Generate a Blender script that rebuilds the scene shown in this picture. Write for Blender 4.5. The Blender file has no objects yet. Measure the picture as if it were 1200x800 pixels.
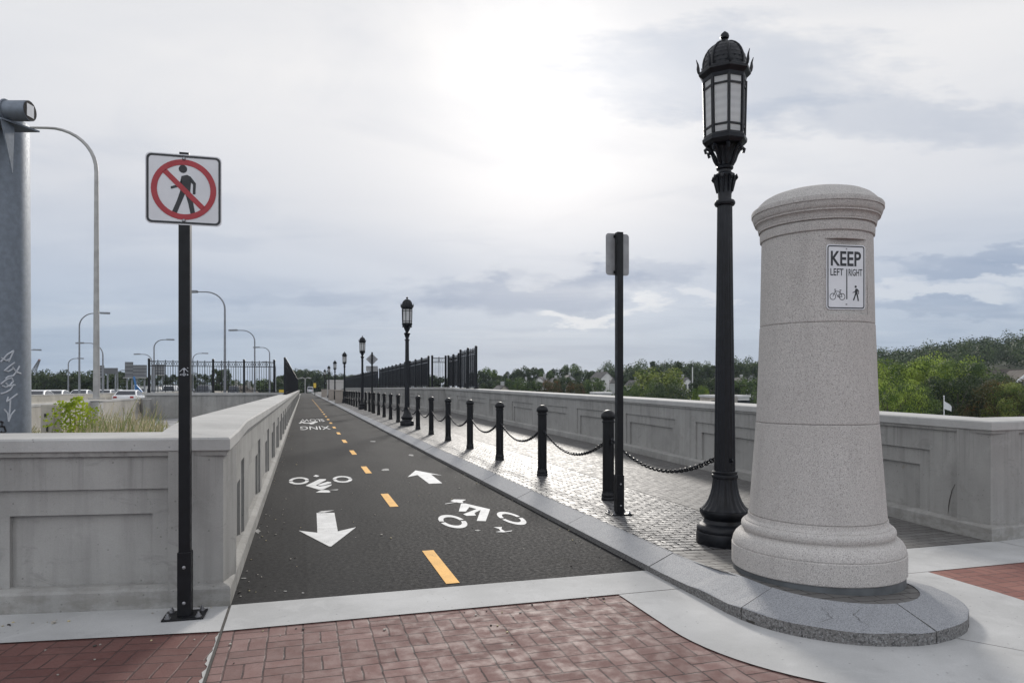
import bpy, bmesh, math, random
from mathutils import Vector, Matrix, Quaternion
R = math.radians
PI = math.pi
scene = bpy.context.scene
COL = scene.collection

# ------------------------------------------------------------------ camera, sky, sun, exposure
EYE, FPX, PSI = 1.55, 815.0, R(16.73)
HOR = 455.0
SP, CP = math.sin(PSI), math.cos(PSI)
cd = bpy.data.cameras.new("camera")
cam = bpy.data.objects.new("camera", cd); COL.objects.link(cam)
cam.location = (0, 0, EYE)
cam.rotation_euler = (R(90), 0, -PSI)
cd.sensor_width = 36.0
cd.lens = FPX / 1200 * 36.0
cd.shift_y = (HOR - 400) / 1200
cd.clip_start, cd.clip_end = 0.05, 9000
scene.camera = cam

SUN_AZ, SUN_EL = R(19.6), R(23)
SUN_DIR = Vector((math.sin(SUN_AZ) * math.cos(SUN_EL), math.cos(SUN_AZ) * math.cos(SUN_EL), math.sin(SUN_EL)))
sl = bpy.data.lights.new("sun", "SUN")
sl.energy, sl.angle, sl.color = 2.5, R(8), (1.0, .95, .88)
sun = bpy.data.objects.new("sun", sl); COL.objects.link(sun)
sun.rotation_euler = (-SUN_DIR).to_track_quat('-Z', 'Y').to_euler()

world = bpy.data.worlds.new("World"); scene.world = world
world.use_nodes = True
scene.view_settings.view_transform = 'Standard'
scene.view_settings.look = 'None'
scene.view_settings.exposure = 0.14
scene.view_settings.gamma = 1.0
scene.view_settings.use_curve_mapping = False


class NT:
    """small helper round a node tree"""
    def __init__(s, tree):
        s.t = tree; s.n = tree.nodes; s.l = tree.links
    def node(s, kind, **kw):
        x = s.n.new(kind)
        for k, v in kw.items(): setattr(x, k, v)
        return x
    def put(s, sock, v):
        if v is None: return
        if isinstance(v, bpy.types.NodeSocket): s.l.new(v, sock)
        else: sock.default_value = v
    def math(s, op, a, b=None, c=None, clamp=False):
        x = s.node('ShaderNodeMath', operation=op, use_clamp=clamp)
        for i, v in enumerate((a, b, c)):
            if v is not None: s.put(x.inputs[i], v)
        return x.outputs[0]
    def vmath(s, op, a, b=None, scale=None):
        x = s.node('ShaderNodeVectorMath', operation=op)
        s.put(x.inputs[0], a)
        if b is not None: s.put(x.inputs[1], b)
        if scale is not None: s.put(x.inputs['Scale'], scale)
        return x.outputs['Value'] if op in ('DOT_PRODUCT', 'LENGTH') else x.outputs['Vector']
    def xyz(s, v):
        x = s.node('ShaderNodeSeparateXYZ'); s.l.new(v, x.inputs[0]); return x.outputs
    def comb(s, a, b, c):
        x = s.node('ShaderNodeCombineXYZ')
        for i, v in enumerate((a, b, c)): s.put(x.inputs[i], v)
        return x.outputs[0]
    def noise(s, v, scale, detail=4.0, rough=.55, dist=0.0, out='Fac'):
        x = s.node('ShaderNodeTexNoise'); s.put(x.inputs['Vector'], v)
        x.inputs['Scale'].default_value = scale; x.inputs['Detail'].default_value = detail
        x.inputs['Roughness'].default_value = rough; x.inputs['Distortion'].default_value = dist
        return x.outputs[out]
    def ramp(s, f, stops, interp='LINEAR'):
        x = s.node('ShaderNodeValToRGB'); s.put(x.inputs[0], f)
        r = x.color_ramp; r.interpolation = interp
        while len(r.elements) < len(stops): r.elements.new(.5)
        for e, (p, c) in zip(r.elements, stops):
            e.position = p
            e.color = (c, c, c, 1) if isinstance(c, (int, float)) else (*c, 1)
        return x.outputs[0]
    def mix(s, f, a, b, blend='MIX'):
        x = s.node('ShaderNodeMix', data_type='RGBA', blend_type=blend)
        s.put(x.inputs[0], f)
        for sock, v in ((x.inputs[6], a), (x.inputs[7], b)):
            if isinstance(v, (tuple, list)): sock.default_value = (*v[:3], 1)
            elif isinstance(v, (int, float)): sock.default_value = (v, v, v, 1)
            else: s.l.new(v, sock)
        return x.outputs[2]
    def range(s, v, a, b, c=0.0, d=1.0, smooth=True):
        x = s.node('ShaderNodeMapRange'); x.interpolation_type = 'SMOOTHSTEP' if smooth else 'LINEAR'
        s.put(x.inputs[0], v)
        for i, q in enumerate((a, b, c, d)): x.inputs[i + 1].default_value = q
        return x.outputs[0]


def build_sky():
    w = NT(world.node_tree); w.n.clear()
    out = w.node('ShaderNodeOutputWorld'); bg = w.node('ShaderNodeBackground')
    w.l.new(bg.outputs[0], out.inputs[0]); bg.inputs[1].default_value = 0.1
    sky = w.node('ShaderNodeTexSky', sky_type='NISHITA')
    sky.sun_disc = False; sky.sun_elevation = SUN_EL; sky.sun_rotation = SUN_AZ
    sky.air_density = 1.0; sky.dust_density = 1.5; sky.ozone_density = 1.5
    d = w.vmath('NORMALIZE', w.node('ShaderNodeTexCoord').outputs['Generated'])
    x, y, z = w.xyz(d)
    zc = w.math('MAXIMUM', z, 0.0)
    # overcast sheet: brightness by elevation (units: 10 = white at strength 0.1)
    base = w.ramp(zc, [(0.0, (3.3, 4.2, 5.4)), (.03, (3.5, 4.4, 5.6)), (.128, (4.6, 5.2, 6.2)), (.244, (6.5, 6.65, 7.05)),
                       (.40, (7.9, 7.85, 7.9)), (.65, (6.6, 6.7, 7.0)), (1.0, (6.4, 6.5, 6.9))])
    # rotated sky coordinates: u to the side, v towards the far end of the view
    u = w.math('SUBTRACT', w.math('MULTIPLY', x, CP), w.math('MULTIPLY', y, SP))
    v = w.math('ADD', w.math('MULTIPLY', x, SP), w.math('MULTIPLY', y, CP))
    dv = w.math('ADD', zc, .09)
    cu, cv = w.math('DIVIDE', u, dv), w.math('DIVIDE', v, dv)
    n1 = w.noise(w.comb(w.math('MULTIPLY', cu, .55), cv, 3.7), .62, 6, .52, .35)
    n2 = w.noise(w.comb(w.math('MULTIPLY', cu, .8), cv, 11.3), 1.35, 8, .58, .6)
    n3 = w.noise(w.comb(w.math('MULTIPLY', cu, .30), w.math('MULTIPLY', cv, .7), 5.1), 1.0, 7, .6, .5)
    vv = w.math('MAXIMUM', v, .05)
    gx, gy = w.math('DIVIDE', u, vv), w.math('DIVIDE', z, vv)
    wn = w.node('ShaderNodeTexNoise'); wn.inputs['Scale'].default_value = 7.0; wn.inputs['Detail'].default_value = 7; wn.inputs['Roughness'].default_value = .62
    w.l.new(w.comb(gx, w.math('MULTIPLY', gy, 3.0), 2.0), wn.inputs['Vector'])
    wx, wy, _ = w.xyz(wn.outputs['Color'])
    gx = w.math('ADD', gx, w.math('MULTIPLY', w.math('SUBTRACT', wx, .5), .42))
    gy = w.math('ADD', gy, w.math('MULTIPLY', w.math('SUBTRACT', wy, .5), .14))
    front = w.range(v, .1, .3)
    def bank(az, el, raz, rel, amt):
        a = w.math('DIVIDE', w.math('SUBTRACT', gx, az), raz); b = w.math('DIVIDE', w.math('SUBTRACT', gy, el), rel)
        d2 = w.math('ADD', w.math('MULTIPLY', a, a), w.math('MULTIPLY', b, b))
        return w.math('MULTIPLY', w.math('MULTIPLY', w.range(d2, 1.35, .08), front), amt)
    def total(lst):
        t = bank(*lst[0])
        for q in lst[1:]: t = w.math('ADD', t, bank(*q))
        return t
    # separate cloud banks (azimuth and elevation tangents, half sizes, depth)
    dkb = total([(.03, .145, .155, .040, .62), (.30, .455, .26, .075, .52), (.66, .185, .17, .018, .45), (-.27, .135, .14, .022, .25), (.60, .118, .16, .016, .35), (.52, .39, .30, .04, .40),
                 (.17, .165, .10, .020, .35), (-.55, .25, .25, .05, .10)])
    brb = total([(.115, .103, .085, .012, .75), (.26, .135, .075, .014, .55), (.60, .145, .15, .014, .55), (.74, .165, .10, .012, .5), (.02, .175, .12, .012, .25), (.36, .33, .18, .05, .35)])
    dk = w.math('ADD', w.math('ADD', w.math('MULTIPLY', w.range(n1, .42, .66), .20), w.math('MULTIPLY', w.range(n2, .46, .70), .18)), dkb, clamp=True)
    c = w.mix(1.0, base, w.mix(dk, (1, 1, 1), (.44, .53, .67)), 'MULTIPLY')
    band = w.math('MULTIPLY', w.range(zc, .03, .10), w.range(zc, .30, .16))
    rift = w.math('ADD', w.math('MULTIPLY', w.math('MULTIPLY', w.range(n3, .52, .68), band), .30), brb, clamp=True)
    c = w.mix(w.math('MULTIPLY', rift, .75), c, (7.4, 7.55, 7.8))
    # the sheet is brightened opposite the sun, with a veil round the hidden sun
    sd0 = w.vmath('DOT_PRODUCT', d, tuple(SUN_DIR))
    c = w.mix(1.0, c, w.range(sd0, -.45, .55, 1.7, 1.0), 'MULTIPLY')  # unseen sky behind the camera boosted, added fill for faces turned this way
    sd = w.math('MAXIMUM', sd0, 0.0)
    g = w.math('ADD', w.math('MULTIPLY', w.math('POWER', sd, 75.0), 2.2), w.math('MULTIPLY', w.math('POWER', sd, 14.0), .22))
    lump = w.range(n2, .3, .75, 1.0, .7)
    glow = w.vmath('SCALE', (1.0, .985, .955), scale=w.math('MULTIPLY', g, lump))
    c = w.mix(1.0, c, glow, 'ADD')
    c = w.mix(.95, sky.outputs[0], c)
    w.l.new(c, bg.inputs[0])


build_sky()


# ------------------------------------------------------------------ pixel (1200 x 800 photograph) -> real place
def at(px, py, zc):
    xc = (px - 600) * zc / FPX
    return Vector((xc * CP + zc * SP, -xc * SP + zc * CP, EYE + (HOR - py) * zc / FPX))


def gp(px, py, z=0.0):
    v = at(px, py, FPX * (EYE - z) / (py - HOR))
    return (v.x, v.y)


def sm(t):
    t = min(1, max(0, t)); return t * t * (3 - 2 * t)


# ------------------------------------------------------------------ materials
MATS = {}


def new_mat(name):
    m = bpy.data.materials.new(name); m.use_nodes = True
    n = NT(m.node_tree)
    return m, n, n.n['Principled BSDF']


def posn(n, obj=False):
    return n.node('ShaderNodeTexCoord').outputs['Object'] if obj else n.node('ShaderNodeNewGeometry').outputs['Position']


def bump(n, b, h, strength, dist=.01):
    x = n.node('ShaderNodeBump'); x.inputs['Strength'].default_value = strength; x.inputs['Distance'].default_value = dist
    n.l.new(h, x.inputs['Height']); n.l.new(x.outputs[0], b.inputs['Normal'])


def plain(name, col, rough=.6, metal=0.0, var=.12, scale=6.0, bmp=0.0, obj=True, spec=.5):
    m, n, b = new_mat(name)
    p = posn(n, obj)
    f = n.noise(p, scale, 5)
    n.l.new(n.mix(n.range(f, .3, .7), tuple(c * (1 - var) for c in col), tuple(min(1, c * (1 + var)) for c in col)), b.inputs['Base Color'])
    n.l.new(n.range(n.noise(p, scale * 2.3, 3), .3, .7, max(.05, rough - .08), min(1, rough + .08)), b.inputs['Roughness'])
    b.inputs['Metallic'].default_value = metal
    b.inputs['Specular IOR Level'].default_value = spec
    if bmp: bump(n, b, n.noise(p, scale * 8, 4), bmp)
    MATS[name] = m
    return m


def concrete(name, col, streak=.25, spall=True, rough=.85, fine=1.0):
    m, n, b = new_mat(name)
    p = posn(n)
    f = n.noise(p, 1.1, 6, .6)
    c = n.mix(n.range(f, .25, .75), tuple(x * .80 for x in col), tuple(x * 1.12 for x in col))
    sp = n.vmath('MULTIPLY', p, (9.0, 9.0, .55))
    st = n.range(n.noise(sp, 1.0, 4, .6), .45, .75)
    c = n.mix(n.math('MULTIPLY', st, streak), c, tuple(x * .45 for x in col))
    zz = n.xyz(p)[2]
    if spall:
        drip = n.math('MULTIPLY', n.range(n.noise(n.vmath('MULTIPLY', p, (13, 13, .25)), 1.0, 5, .7), .50, .66), n.range(zz, .55, 1.12))
        c = n.mix(n.math('MULTIPLY', drip, .42), c, tuple(x * .42 for x in col))
        foot = n.math('MULTIPLY', n.range(zz, .30, .0), n.range(n.noise(n.vmath('MULTIPLY', p, (4, 4, 9)), 1.0, 6, .7), .38, .62))
        c = n.mix(n.math('MULTIPLY', foot, .5), c, (col[0] * .42, col[1] * .39, col[2] * .34))
    wp = n.range(n.noise(n.vmath('MULTIPLY', p, (3.0, 3.0, 2.2)), 1.0, 6, .68, .6), .54, .66)
    c = n.mix(n.math('MULTIPLY', wp, .28), c, tuple(min(.8, x * 1.25) for x in col))
    dn = n.range(n.noise(n.vmath('MULTIPLY', p, (1.6, 1.6, 3.0)), 1.7, 7, .7, .9), .56, .66)
    c = n.mix(n.math('MULTIPLY', dn, .34 if spall else .16), c, tuple(x * .52 for x in col))
    br = n.math('MULTIPLY', n.range(n.noise(p, 3.4, 6, .7, .6), .62, .70), n.range(n.noise(p, .8, 2), .48, .6))
    c = n.mix(n.math('MULTIPLY', br, .5 if spall else .2), c, (col[0] * .62, col[1] * .52, col[2] * .40))
    pv = n.node('ShaderNodeTexVoronoi'); n.l.new(p, pv.inputs['Vector']); pv.inputs['Scale'].default_value = 24
    pw = n.node('ShaderNodeTexWhiteNoise'); n.l.new(pv.outputs['Position'], pw.inputs['Vector'])
    ph = n.math('MULTIPLY', n.range(pv.outputs['Distance'], .20, .10), n.math('GREATER_THAN', pw.outputs['Value'], .86))
    c = n.mix(n.math('MULTIPLY', ph, .6), c, tuple(x * .35 for x in col))
    gr = n.noise(p, 130 * fine, 3, .7)
    c = n.mix(n.range(gr, .3, .7, 0, .16), c, tuple(x * .45 for x in col))
    if spall:
        v = n.node('ShaderNodeTexVoronoi'); n.l.new(n.vmath('ADD', p, n.noise(p, 14, 3, out='Color')), v.inputs['Vector']); v.inputs['Scale'].default_value = 7.5
        pit = n.math('MULTIPLY', n.range(v.outputs['Distance'], .17, .06), n.range(n.noise(p, 2.0, 2), .50, .60))
        c = n.mix(n.math('MULTIPLY', pit, .75), c, tuple(x * .33 for x in col))
    n.l.new(c, b.inputs['Base Color'])
    b.inputs['Roughness'].default_value = rough
    b.inputs['Specular IOR Level'].default_value = .35
    bump(n, b, n.math('ADD', n.noise(p, 60, 5, .65), n.math('MULTIPLY', f, .6)), .30, .006)
    MATS[name] = m
    return m


def granite(name, base, dark, light, scale=110.0, rough=.7, bmp=.3, tint=None, obj=False):
    m, n, b = new_mat(name)
    p = posn(n, obj)
    a = n.noise(p, scale, 2, .6)
    a2 = n.noise(n.vmath('ADD', p, (7.1, 3.3, 1.7)), scale * 1.35, 2, .6)
    c = n.mix(n.range(a, .50, .60), base, dark)
    c = n.mix(n.range(a2, .53, .62), c, light)
    big = n.noise(p, 2.2, 5, .6)
    c = n.mix(n.range(big, .3, .75, 0, .22), c, tint or tuple(x * .6 for x in base))
    stn = n.range(n.noise(n.vmath('MULTIPLY', p, (7, 7, .8)), 1.3, 6, .65), .50, .72)
    c = n.mix(n.math('MULTIPLY', stn, .20), c, tuple(x * .5 for x in base))
    dn = n.range(n.noise(p, 4.5, 6, .7, .5), .60, .72)
    c = n.mix(n.math('MULTIPLY', dn, .22), c, tuple(x * .5 for x in base))
    rr2 = n.node('ShaderNodeObjectInfo').outputs['Random']
    c = n.mix(n.math('MULTIPLY', rr2, .14), c, tuple(x * .6 for x in base))
    n.l.new(c, b.inputs['Base Color']); b.inputs['Roughness'].default_value = rough
    bump(n, b, n.math('ADD', n.noise(p, scale * .9, 4, .7), n.math('MULTIPLY', n.noise(p, 9, 5), 1.2)), bmp, .006)
    MATS[name] = m
    return m


def asphalt():
    m, n, b = new_mat("asphalt")
    p = posn(n)
    g = n.noise(p, 95, 3, .75); g2 = n.noise(p, 28, 4, .7)
    c = n.mix(n.range(g, .32, .7), (.0092, .0096, .011), (.0195, .0198, .0215))
    c = n.mix(n.range(g2, .5, .75, 0, .35), c, (.018, .018, .019))
    big = n.noise(n.vmath('MULTIPLY', p, (1.2, .35, 1)), 1.0, 6, .62)
    c = n.mix(n.range(big, .36, .68, 0, .48), c, (.036, .0355, .035))
    crk = n.node('ShaderNodeTexVoronoi', feature='DISTANCE_TO_EDGE'); n.l.new(n.vmath('ADD', n.vmath('MULTIPLY', p, (.55, .16, 1)), n.vmath('SCALE', n.noise(p, 2.2, 5, out='Color'), scale=.5)), crk.inputs['Vector']); crk.inputs['Scale'].default_value = .8
    ck_ = n.math('MULTIPLY', n.range(crk.outputs['Distance'], .010, .003), n.range(n.noise(p, .6, 2), .5, .6))
    c = n.mix(n.math('MULTIPLY', ck_, .7), c, (.006, .006, .006))
    wl = n.range(n.math('ABSOLUTE', n.math('SUBTRACT', n.math('ABSOLUTE', n.math('SUBTRACT', n.xyz(p)[0], 1.15)), .85)), .45, .1)
    c = n.mix(n.math('MULTIPLY', wl, .22), c, (.040, .040, .040))
    # straight paving seams and scuffs along the path
    xs = n.xyz(p)[0]
    seam = n.range(n.math('ABSOLUTE', n.math('SUBTRACT', n.math('ADD', xs, n.math('MULTIPLY', n.noise(p, .7, 2), .10)), .06)), .05, .0)
    c = n.mix(n.math('MULTIPLY', seam, .45), c, (.012, .012, .013))
    sc = n.range(n.noise(n.vmath('MULTIPLY', p, (4, .5, 1)), 2.0, 6, .7, .8), .64, .74)
    c = n.mix(n.math('MULTIPLY', sc, .14), c, (.14, .135, .13))
    v = n.node('ShaderNodeTexVoronoi'); n.l.new(p, v.inputs['Vector']); v.inputs['Scale'].default_value = 9
    wv = n.node('ShaderNodeTexWhiteNoise'); n.l.new(v.outputs['Position'], wv.inputs['Vector'])
    fl = n.math('MULTIPLY', n.range(v.outputs['Distance'], .10, .06), n.math('GREATER_THAN', wv.outputs['Value'], .93))
    c = n.mix(n.math('MULTIPLY', fl, .7), c, (.30, .28, .25))
    n.l.new(c, b.inputs['Base Color'])
    n.l.new(n.range(g2, .3, .7, .75, .95), b.inputs['Roughness'])
    b.inputs['Specular IOR Level'].default_value = .10
    bump(n, b, n.math('ADD', g, n.math('MULTIPLY', g2, .7)), .35, .005)
    MATS["asphalt"] = m


def basket(name, c1, c2, cm, cell=.21, rot=0.0, rough=.62, lo=(.30, .28, .27), smudge=.3):
    m, n, b = new_mat(name)
    p = posn(n)
    if rot:
        vr = n.node('ShaderNodeVectorRotate', rotation_type='Z_AXIS'); n.l.new(p, vr.inputs['Vector']); vr.inputs['Angle'].default_value = rot
        p = vr.outputs[0]
    wob = n.vmath('SCALE', n.vmath('SUBTRACT', n.noise(p, 9, 4, out='Color'), (.5, .5, .5)), scale=.018)
    q = n.vmath('SCALE', n.vmath('ADD', p, wob), scale=1 / cell)
    x, y, _ = n.xyz(q)
    ix, iy = n.math('FLOOR', x), n.math('FLOOR', y)
    fx, fy = n.math('FRACT', x), n.math('FRACT', y)
    par = n.math('FLOORED_MODULO', n.math('ADD', ix, iy), 2.0)
    def sel(a, c): return n.math('ADD', n.math('MULTIPLY', par, a), n.math('MULTIPLY', n.math('SUBTRACT', 1.0, par), c))
    u, v = sel(fx, fy), sel(fy, fx)
    u2 = n.math('MULTIPLY', u, 2.0)
    iu = n.math('FLOOR', u2); fu = n.math('FRACT', u2)
    du = n.math('MULTIPLY', n.math('MINIMUM', fu, n.math('SUBTRACT', 1.0, fu)), .5 * cell)
    dv = n.math('MULTIPLY', n.math('MINIMUM', v, n.math('SUBTRACT', 1.0, v)), cell)
    dd = n.math('MINIMUM', du, dv)
    joint = n.range(dd, .0085, .0025)
    wn = n.node('ShaderNodeTexWhiteNoise'); n.l.new(n.comb(ix, iy, iu), wn.inputs['Vector'])
    c = n.mix(n.range(wn.outputs['Value'], 0, 1, 0, 1, False), c1, c2)
    big = n.noise(p, 1.6, 6, .62)
    c = n.mix(n.range(big, .42, .72, 0, smudge), c, lo)
    fine = n.noise(p, 60, 4, .7)
    c = n.mix(n.range(fine, .45, .75, 0, .35), c, tuple(k * .55 for k in c1))
    chip = n.range(n.noise(p, 17, 5, .7, .5), .60, .70)
    c = n.mix(n.math('MULTIPLY', chip, .22), c, lo)
    stain = n.range(n.noise(p, 3.1, 6, .65, .7), .58, .70)
    c = n.mix(n.math('MULTIPLY', stain, .38), c, tuple(k * .5 for k in c1))
    c = n.mix(n.math('MULTIPLY', joint, n.range(n.noise(p, 5, 3), .3, .7, .55, .95)), c, cm)
    n.l.new(c, b.inputs['Base Color'])
    n.l.new(n.range(n.noise(p, 9, 4), .3, .7, rough - .12, rough + .15), b.inputs['Roughness'])
    h = n.math('ADD', n.math('MULTIPLY', joint, -1.0), n.math('MULTIPLY', n.noise(p, 22, 5, .65), .55))
    h = n.math('ADD', h, n.math('MULTIPLY', wn.outputs['Value'], .25))
    bump(n, b, h, .35, .006)
    b.inputs['Specular IOR Level'].default_value = .22
    MATS[name] = m


def courses(name, c1, c2, cm, row=.105, length=.21, rough=.4, bmp=.7, uneven=1.0, jw=.008):
    """paver courses running across the path"""
    m, n, b = new_mat(name)
    p = posn(n)
    wob = n.vmath('SCALE', n.vmath('SUBTRACT', n.noise(p, 5, 4, out='Color'), (.5, .5, .5)), scale=.03)
    x, y, _ = n.xyz(n.vmath('ADD', p, wob))
    yr = n.math('DIVIDE', y, row); iy = n.math('FLOOR', yr); fy = n.math('FRACT', yr)
    xr = n.math('ADD', n.math('DIVIDE', x, length), n.math('MULTIPLY', n.math('FLOORED_MODULO', iy, 2.0), .5))
    ix = n.math('FLOOR', xr); fx = n.math('FRACT', xr)
    dx = n.math('MULTIPLY', n.math('MINIMUM', fx, n.math('SUBTRACT', 1.0, fx)), length)
    dy = n.math('MULTIPLY', n.math('MINIMUM', fy, n.math('SUBTRACT', 1.0, fy)), row)
    d = n.math('MINIMUM', dx, dy)
    joint = n.range(n.math('ADD', dy, n.math('MULTIPLY', n.range(dx, jw * 1.2, jw * .3), -.05)), jw * 1.7, jw * .4)
    dome = n.range(d, 0, row * .5)
    wn = n.node('ShaderNodeTexWhiteNoise'); n.l.new(n.comb(ix, iy, 0.0), wn.inputs['Vector'])
    c = n.mix(wn.outputs['Value'], c1, c2)
    c = n.mix(n.range(n.noise(p, 1.3, 5, .6), .35, .7, 0, .35), c, tuple(k * .6 for k in c1))
    c = n.mix(n.math('MULTIPLY', joint, .8), c, cm)
    n.l.new(c, b.inputs['Base Color'])
    n.l.new(n.range(n.noise(p, 12, 4), .3, .7, rough - .08, rough + .12), b.inputs['Roughness'])
    n.l.new(n.math('MULTIPLY', n.math('SUBTRACT', 1.0, joint), .34), b.inputs['Specular IOR Level'])
    h = n.math('ADD', n.math('MULTIPLY', dome, .45), n.math('MULTIPLY', n.noise(p, 16, 5, .65), uneven))
    h = n.math('ADD', h, n.math('MULTIPLY', wn.outputs['Value'], .35 * uneven))
    bump(n, b, h, bmp, .012)
    MATS[name] = m


def foliage(name, dark, light, warm=None, trans=.22, big=.55):
    m, n, b = new_mat(name)
    p = posn(n)
    oi = n.node('ShaderNodeObjectInfo').outputs['Random']
    f = n.noise(p, big, 3, .55)
    g = n.noise(p, 3.0, 2)
    c = n.mix(n.range(n.math('ADD', n.math('MULTIPLY', f, .8), n.math('MULTIPLY', g, .2)), .40, .60), dark, light)
    if warm: c = n.mix(n.range(n.noise(p, .8, 2), .5, .66), c, warm)
    c = n.mix(n.math('MULTIPLY', oi, .35), c, tuple(k * .55 for k in dark))
    n.l.new(c, b.inputs['Base Color']); b.inputs['Roughness'].default_value = .65
    b.inputs['Specular IOR Level'].default_value = .25
    tr = n.node('ShaderNodeBsdfTranslucent'); n.l.new(c, tr.inputs[0])
    mx = n.node('ShaderNodeMixShader'); mx.inputs[0].default_value = trans
    n.l.new(b.outputs[0], mx.inputs[1]); n.l.new(tr.outputs[0], mx.inputs[2])
    n.l.new(mx.outputs[0], n.n['Material Output'].inputs[0])
    MATS[name] = m


asphalt()
concrete("wall_concrete", (.330, .324, .308), streak=.30)
concrete("cap_concrete", (.42, .415, .40), streak=.12, spall=False)
concrete("pavement_concrete", (.44, .44, .435), streak=0, spall=False)
concrete("barrier_concrete", (.40, .375, .33), streak=.3, spall=False)
granite("column_granite", (.470, .446, .420), (.265, .248, .236), (.61, .59, .56), 140, .8, .2, (.32, .295, .275))
granite("kerb_granite", (.285, .292, .308), (.17, .175, .188), (.38, .39, .40), 120, .7, .6, (.21, .218, .232))
granite("rough_granite", (.17, .165, .16), (.07, .07, .07), (.28, .28, .28), 60, .85, 1.0, (.12, .105, .09))
granite("tan_granite", (.40, .35, .30), (.22, .19, .17), (.48, .44, .40), 30, .8, .2)
basket("brick_paving", (.142, .078, .070), (.205, .122, .110), (.028, .020, .020), rough=.74, lo=(.225, .155, .142), smudge=.26)
basket("brick_paving_dark", (.115, .052, .046), (.16, .078, .068), (.045, .03, .028), cell=.22, rot=R(9), rough=.6, lo=(.10, .055, .05), smudge=.5)
basket("brick_paving_red", (.20, .085, .070), (.27, .125, .10), (.08, .05, .045), rough=.6, lo=(.22, .13, .12), smudge=.4)
courses("cobble_pavers", (.085, .085, .088), (.155, .152, .15), (.02, .02, .02), rough=.52, bmp=.65, uneven=1.5, jw=.0115)
courses("smooth_pavers", (.115, .11, .105), (.15, .146, .14), (.055, .053, .05), row=.105, rough=.62, bmp=.3, uneven=.7, jw=.005)
plain("joint_dark", (.05, .045, .04), .9)
plain("black_paint", (.006, .0065, .008), .42, .0, .25, 9, .02, spec=.3)
plain("black_iron", (.006, .007, .010), .42, .0, .25, 12, .05, spec=.32)
def road_paint(name, col, worn):
    m, n, b = new_mat(name)
    p = posn(n)
    c = n.mix(n.range(n.noise(p, 5, 5), .3, .7), tuple(k * .86 for k in col), tuple(min(.85, k * 1.06) for k in col))
    grain = n.noise(p, 80, 4, .75)
    c = n.mix(n.range(n.math('ADD', n.math('MULTIPLY', grain, .75), n.math('MULTIPLY', n.noise(p, 3.5, 5, .65), .45)), .66, .78, 0, worn), c, (.045, .045, .045))
    c = n.mix(n.range(n.noise(n.vmath('MULTIPLY', p, (3, 1, 1)), 4, 6, .7), .58, .75, 0, .35), c, tuple(k * .5 for k in col))
    n.l.new(c, b.inputs['Base Color']); b.inputs['Roughness'].default_value = .75; b.inputs['Specular IOR Level'].default_value = .3
    bump(n, b, grain, .3, .004)
    MATS[name] = m


road_paint("road_white", (.70, .70, .69), .85)
road_paint("road_yellow", (.78, .42, .085), .7)
plain("road_smudge", (.22, .22, .215), .8, 0, .5, 30, obj=False)
plain("sign_white", (.66, .67, .69), .4, 0, .05, 5)
plain("sign_red", (.36, .025, .035), .4, 0, .1, 8)
plain("sign_black", (.014, .015, .018), .4, 0, .2, 8)
plain("sign_back", (.30, .30, .305), .5, .35, .15, 9)
plain("galvanised", (.175, .20, .235), .55, .35, .10, 14, .04)
plain("bolt_steel", (.30, .30, .31), .4, .8, .1, 30)
plain("lamp_grey", (.38, .37, .355), .55, .3, .12, 3)
plain("far_lamp_grey", (.24, .25, .27), .6, .2, .12, 3)
plain("lead_grey", (.105, .113, .118), .6, .1, .2, 7, .1)
plain("paint_white", (.72, .72, .72), .5, 0, .06, 2)
plain("house_white", (.62, .61, .59), .7, 0, .1, .8)
plain("house_grey", (.36, .36, .35), .7, 0, .15, .8)
plain("house_tan", (.46, .41, .34), .7, 0, .15, .8)
plain("roof_dark", (.10, .095, .09), .85, 0, .2, 1.5)
plain("roof_brown", (.060, .050, .042), .95, 0, .25, .5)
plain("window_glass", (.035, .04, .05), .12, 0, .2, 1)
plain("bark", (.085, .07, .055), .9, 0, .3, 6, .4)
plain("soil", (.16, .14, .11), .95, 0, .3, .6, .2, obj=False)
plain("gravel_grey", (.26, .26, .26), .9, 0, .3, 1.2, .3, obj=False)
plain("land", (.05, .06, .03), .95, 0, .3, .05, obj=False)
plain("water", (.04, .055, .065), .12, 0, .2, .05, .05, obj=False)
plain("highway_grey", (.13, .13, .13), .85, 0, .2, .3, obj=False)
plain("car_white", (.66, .67, .68), .25, 0, .03, 1)
plain("car_silver", (.34, .35, .36), .3, .4, .05, 1)
plain("car_dark", (.03, .035, .045), .25, .1, .1, 1)
plain("tyre", (.012, .012, .012), .8)
plain("tail_red", (.35, .02, .02), .3)
plain("teal_sign", (.03, .25, .22), .5, 0, .1, 1)
plain("board_back", (.15, .155, .165), .65, .2, .18, .4)
plain("yellow_board", (.62, .42, .04), .5)
plain("blue_paint", (.05, .18, .42), .5)
plain("red_paint", (.30, .06, .05), .5)
plain("graffiti_white", (.46, .48, .52), .7, 0, .1, 12)
plain("straw", (.42, .36, .22), .9, 0, .3, 5)
plain("straw_green", (.20, .23, .08), .9, 0, .3, 5)
foliage("leaf_dark", (.028, .046, .022), (.074, .104, .042))
foliage("leaf_mid", (.036, .064, .022), (.125, .180, .050))
foliage("leaf_bright", (.060, .110, .020), (.330, .420, .070), trans=.26)
foliage("leaf_lime", (.080, .125, .030), (.300, .340, .080), trans=.26)
foliage("leaf_rust", (.055, .060, .022), (.115, .110, .035), (.20, .085, .030), trans=.24)
foliage("leaf_hill", (.024, .044, .018), (.092, .132, .044), trans=.15, big=.16)
foliage("leaf_vine", (.16, .23, .018), (.46, .53, .050), trans=.45)


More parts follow.
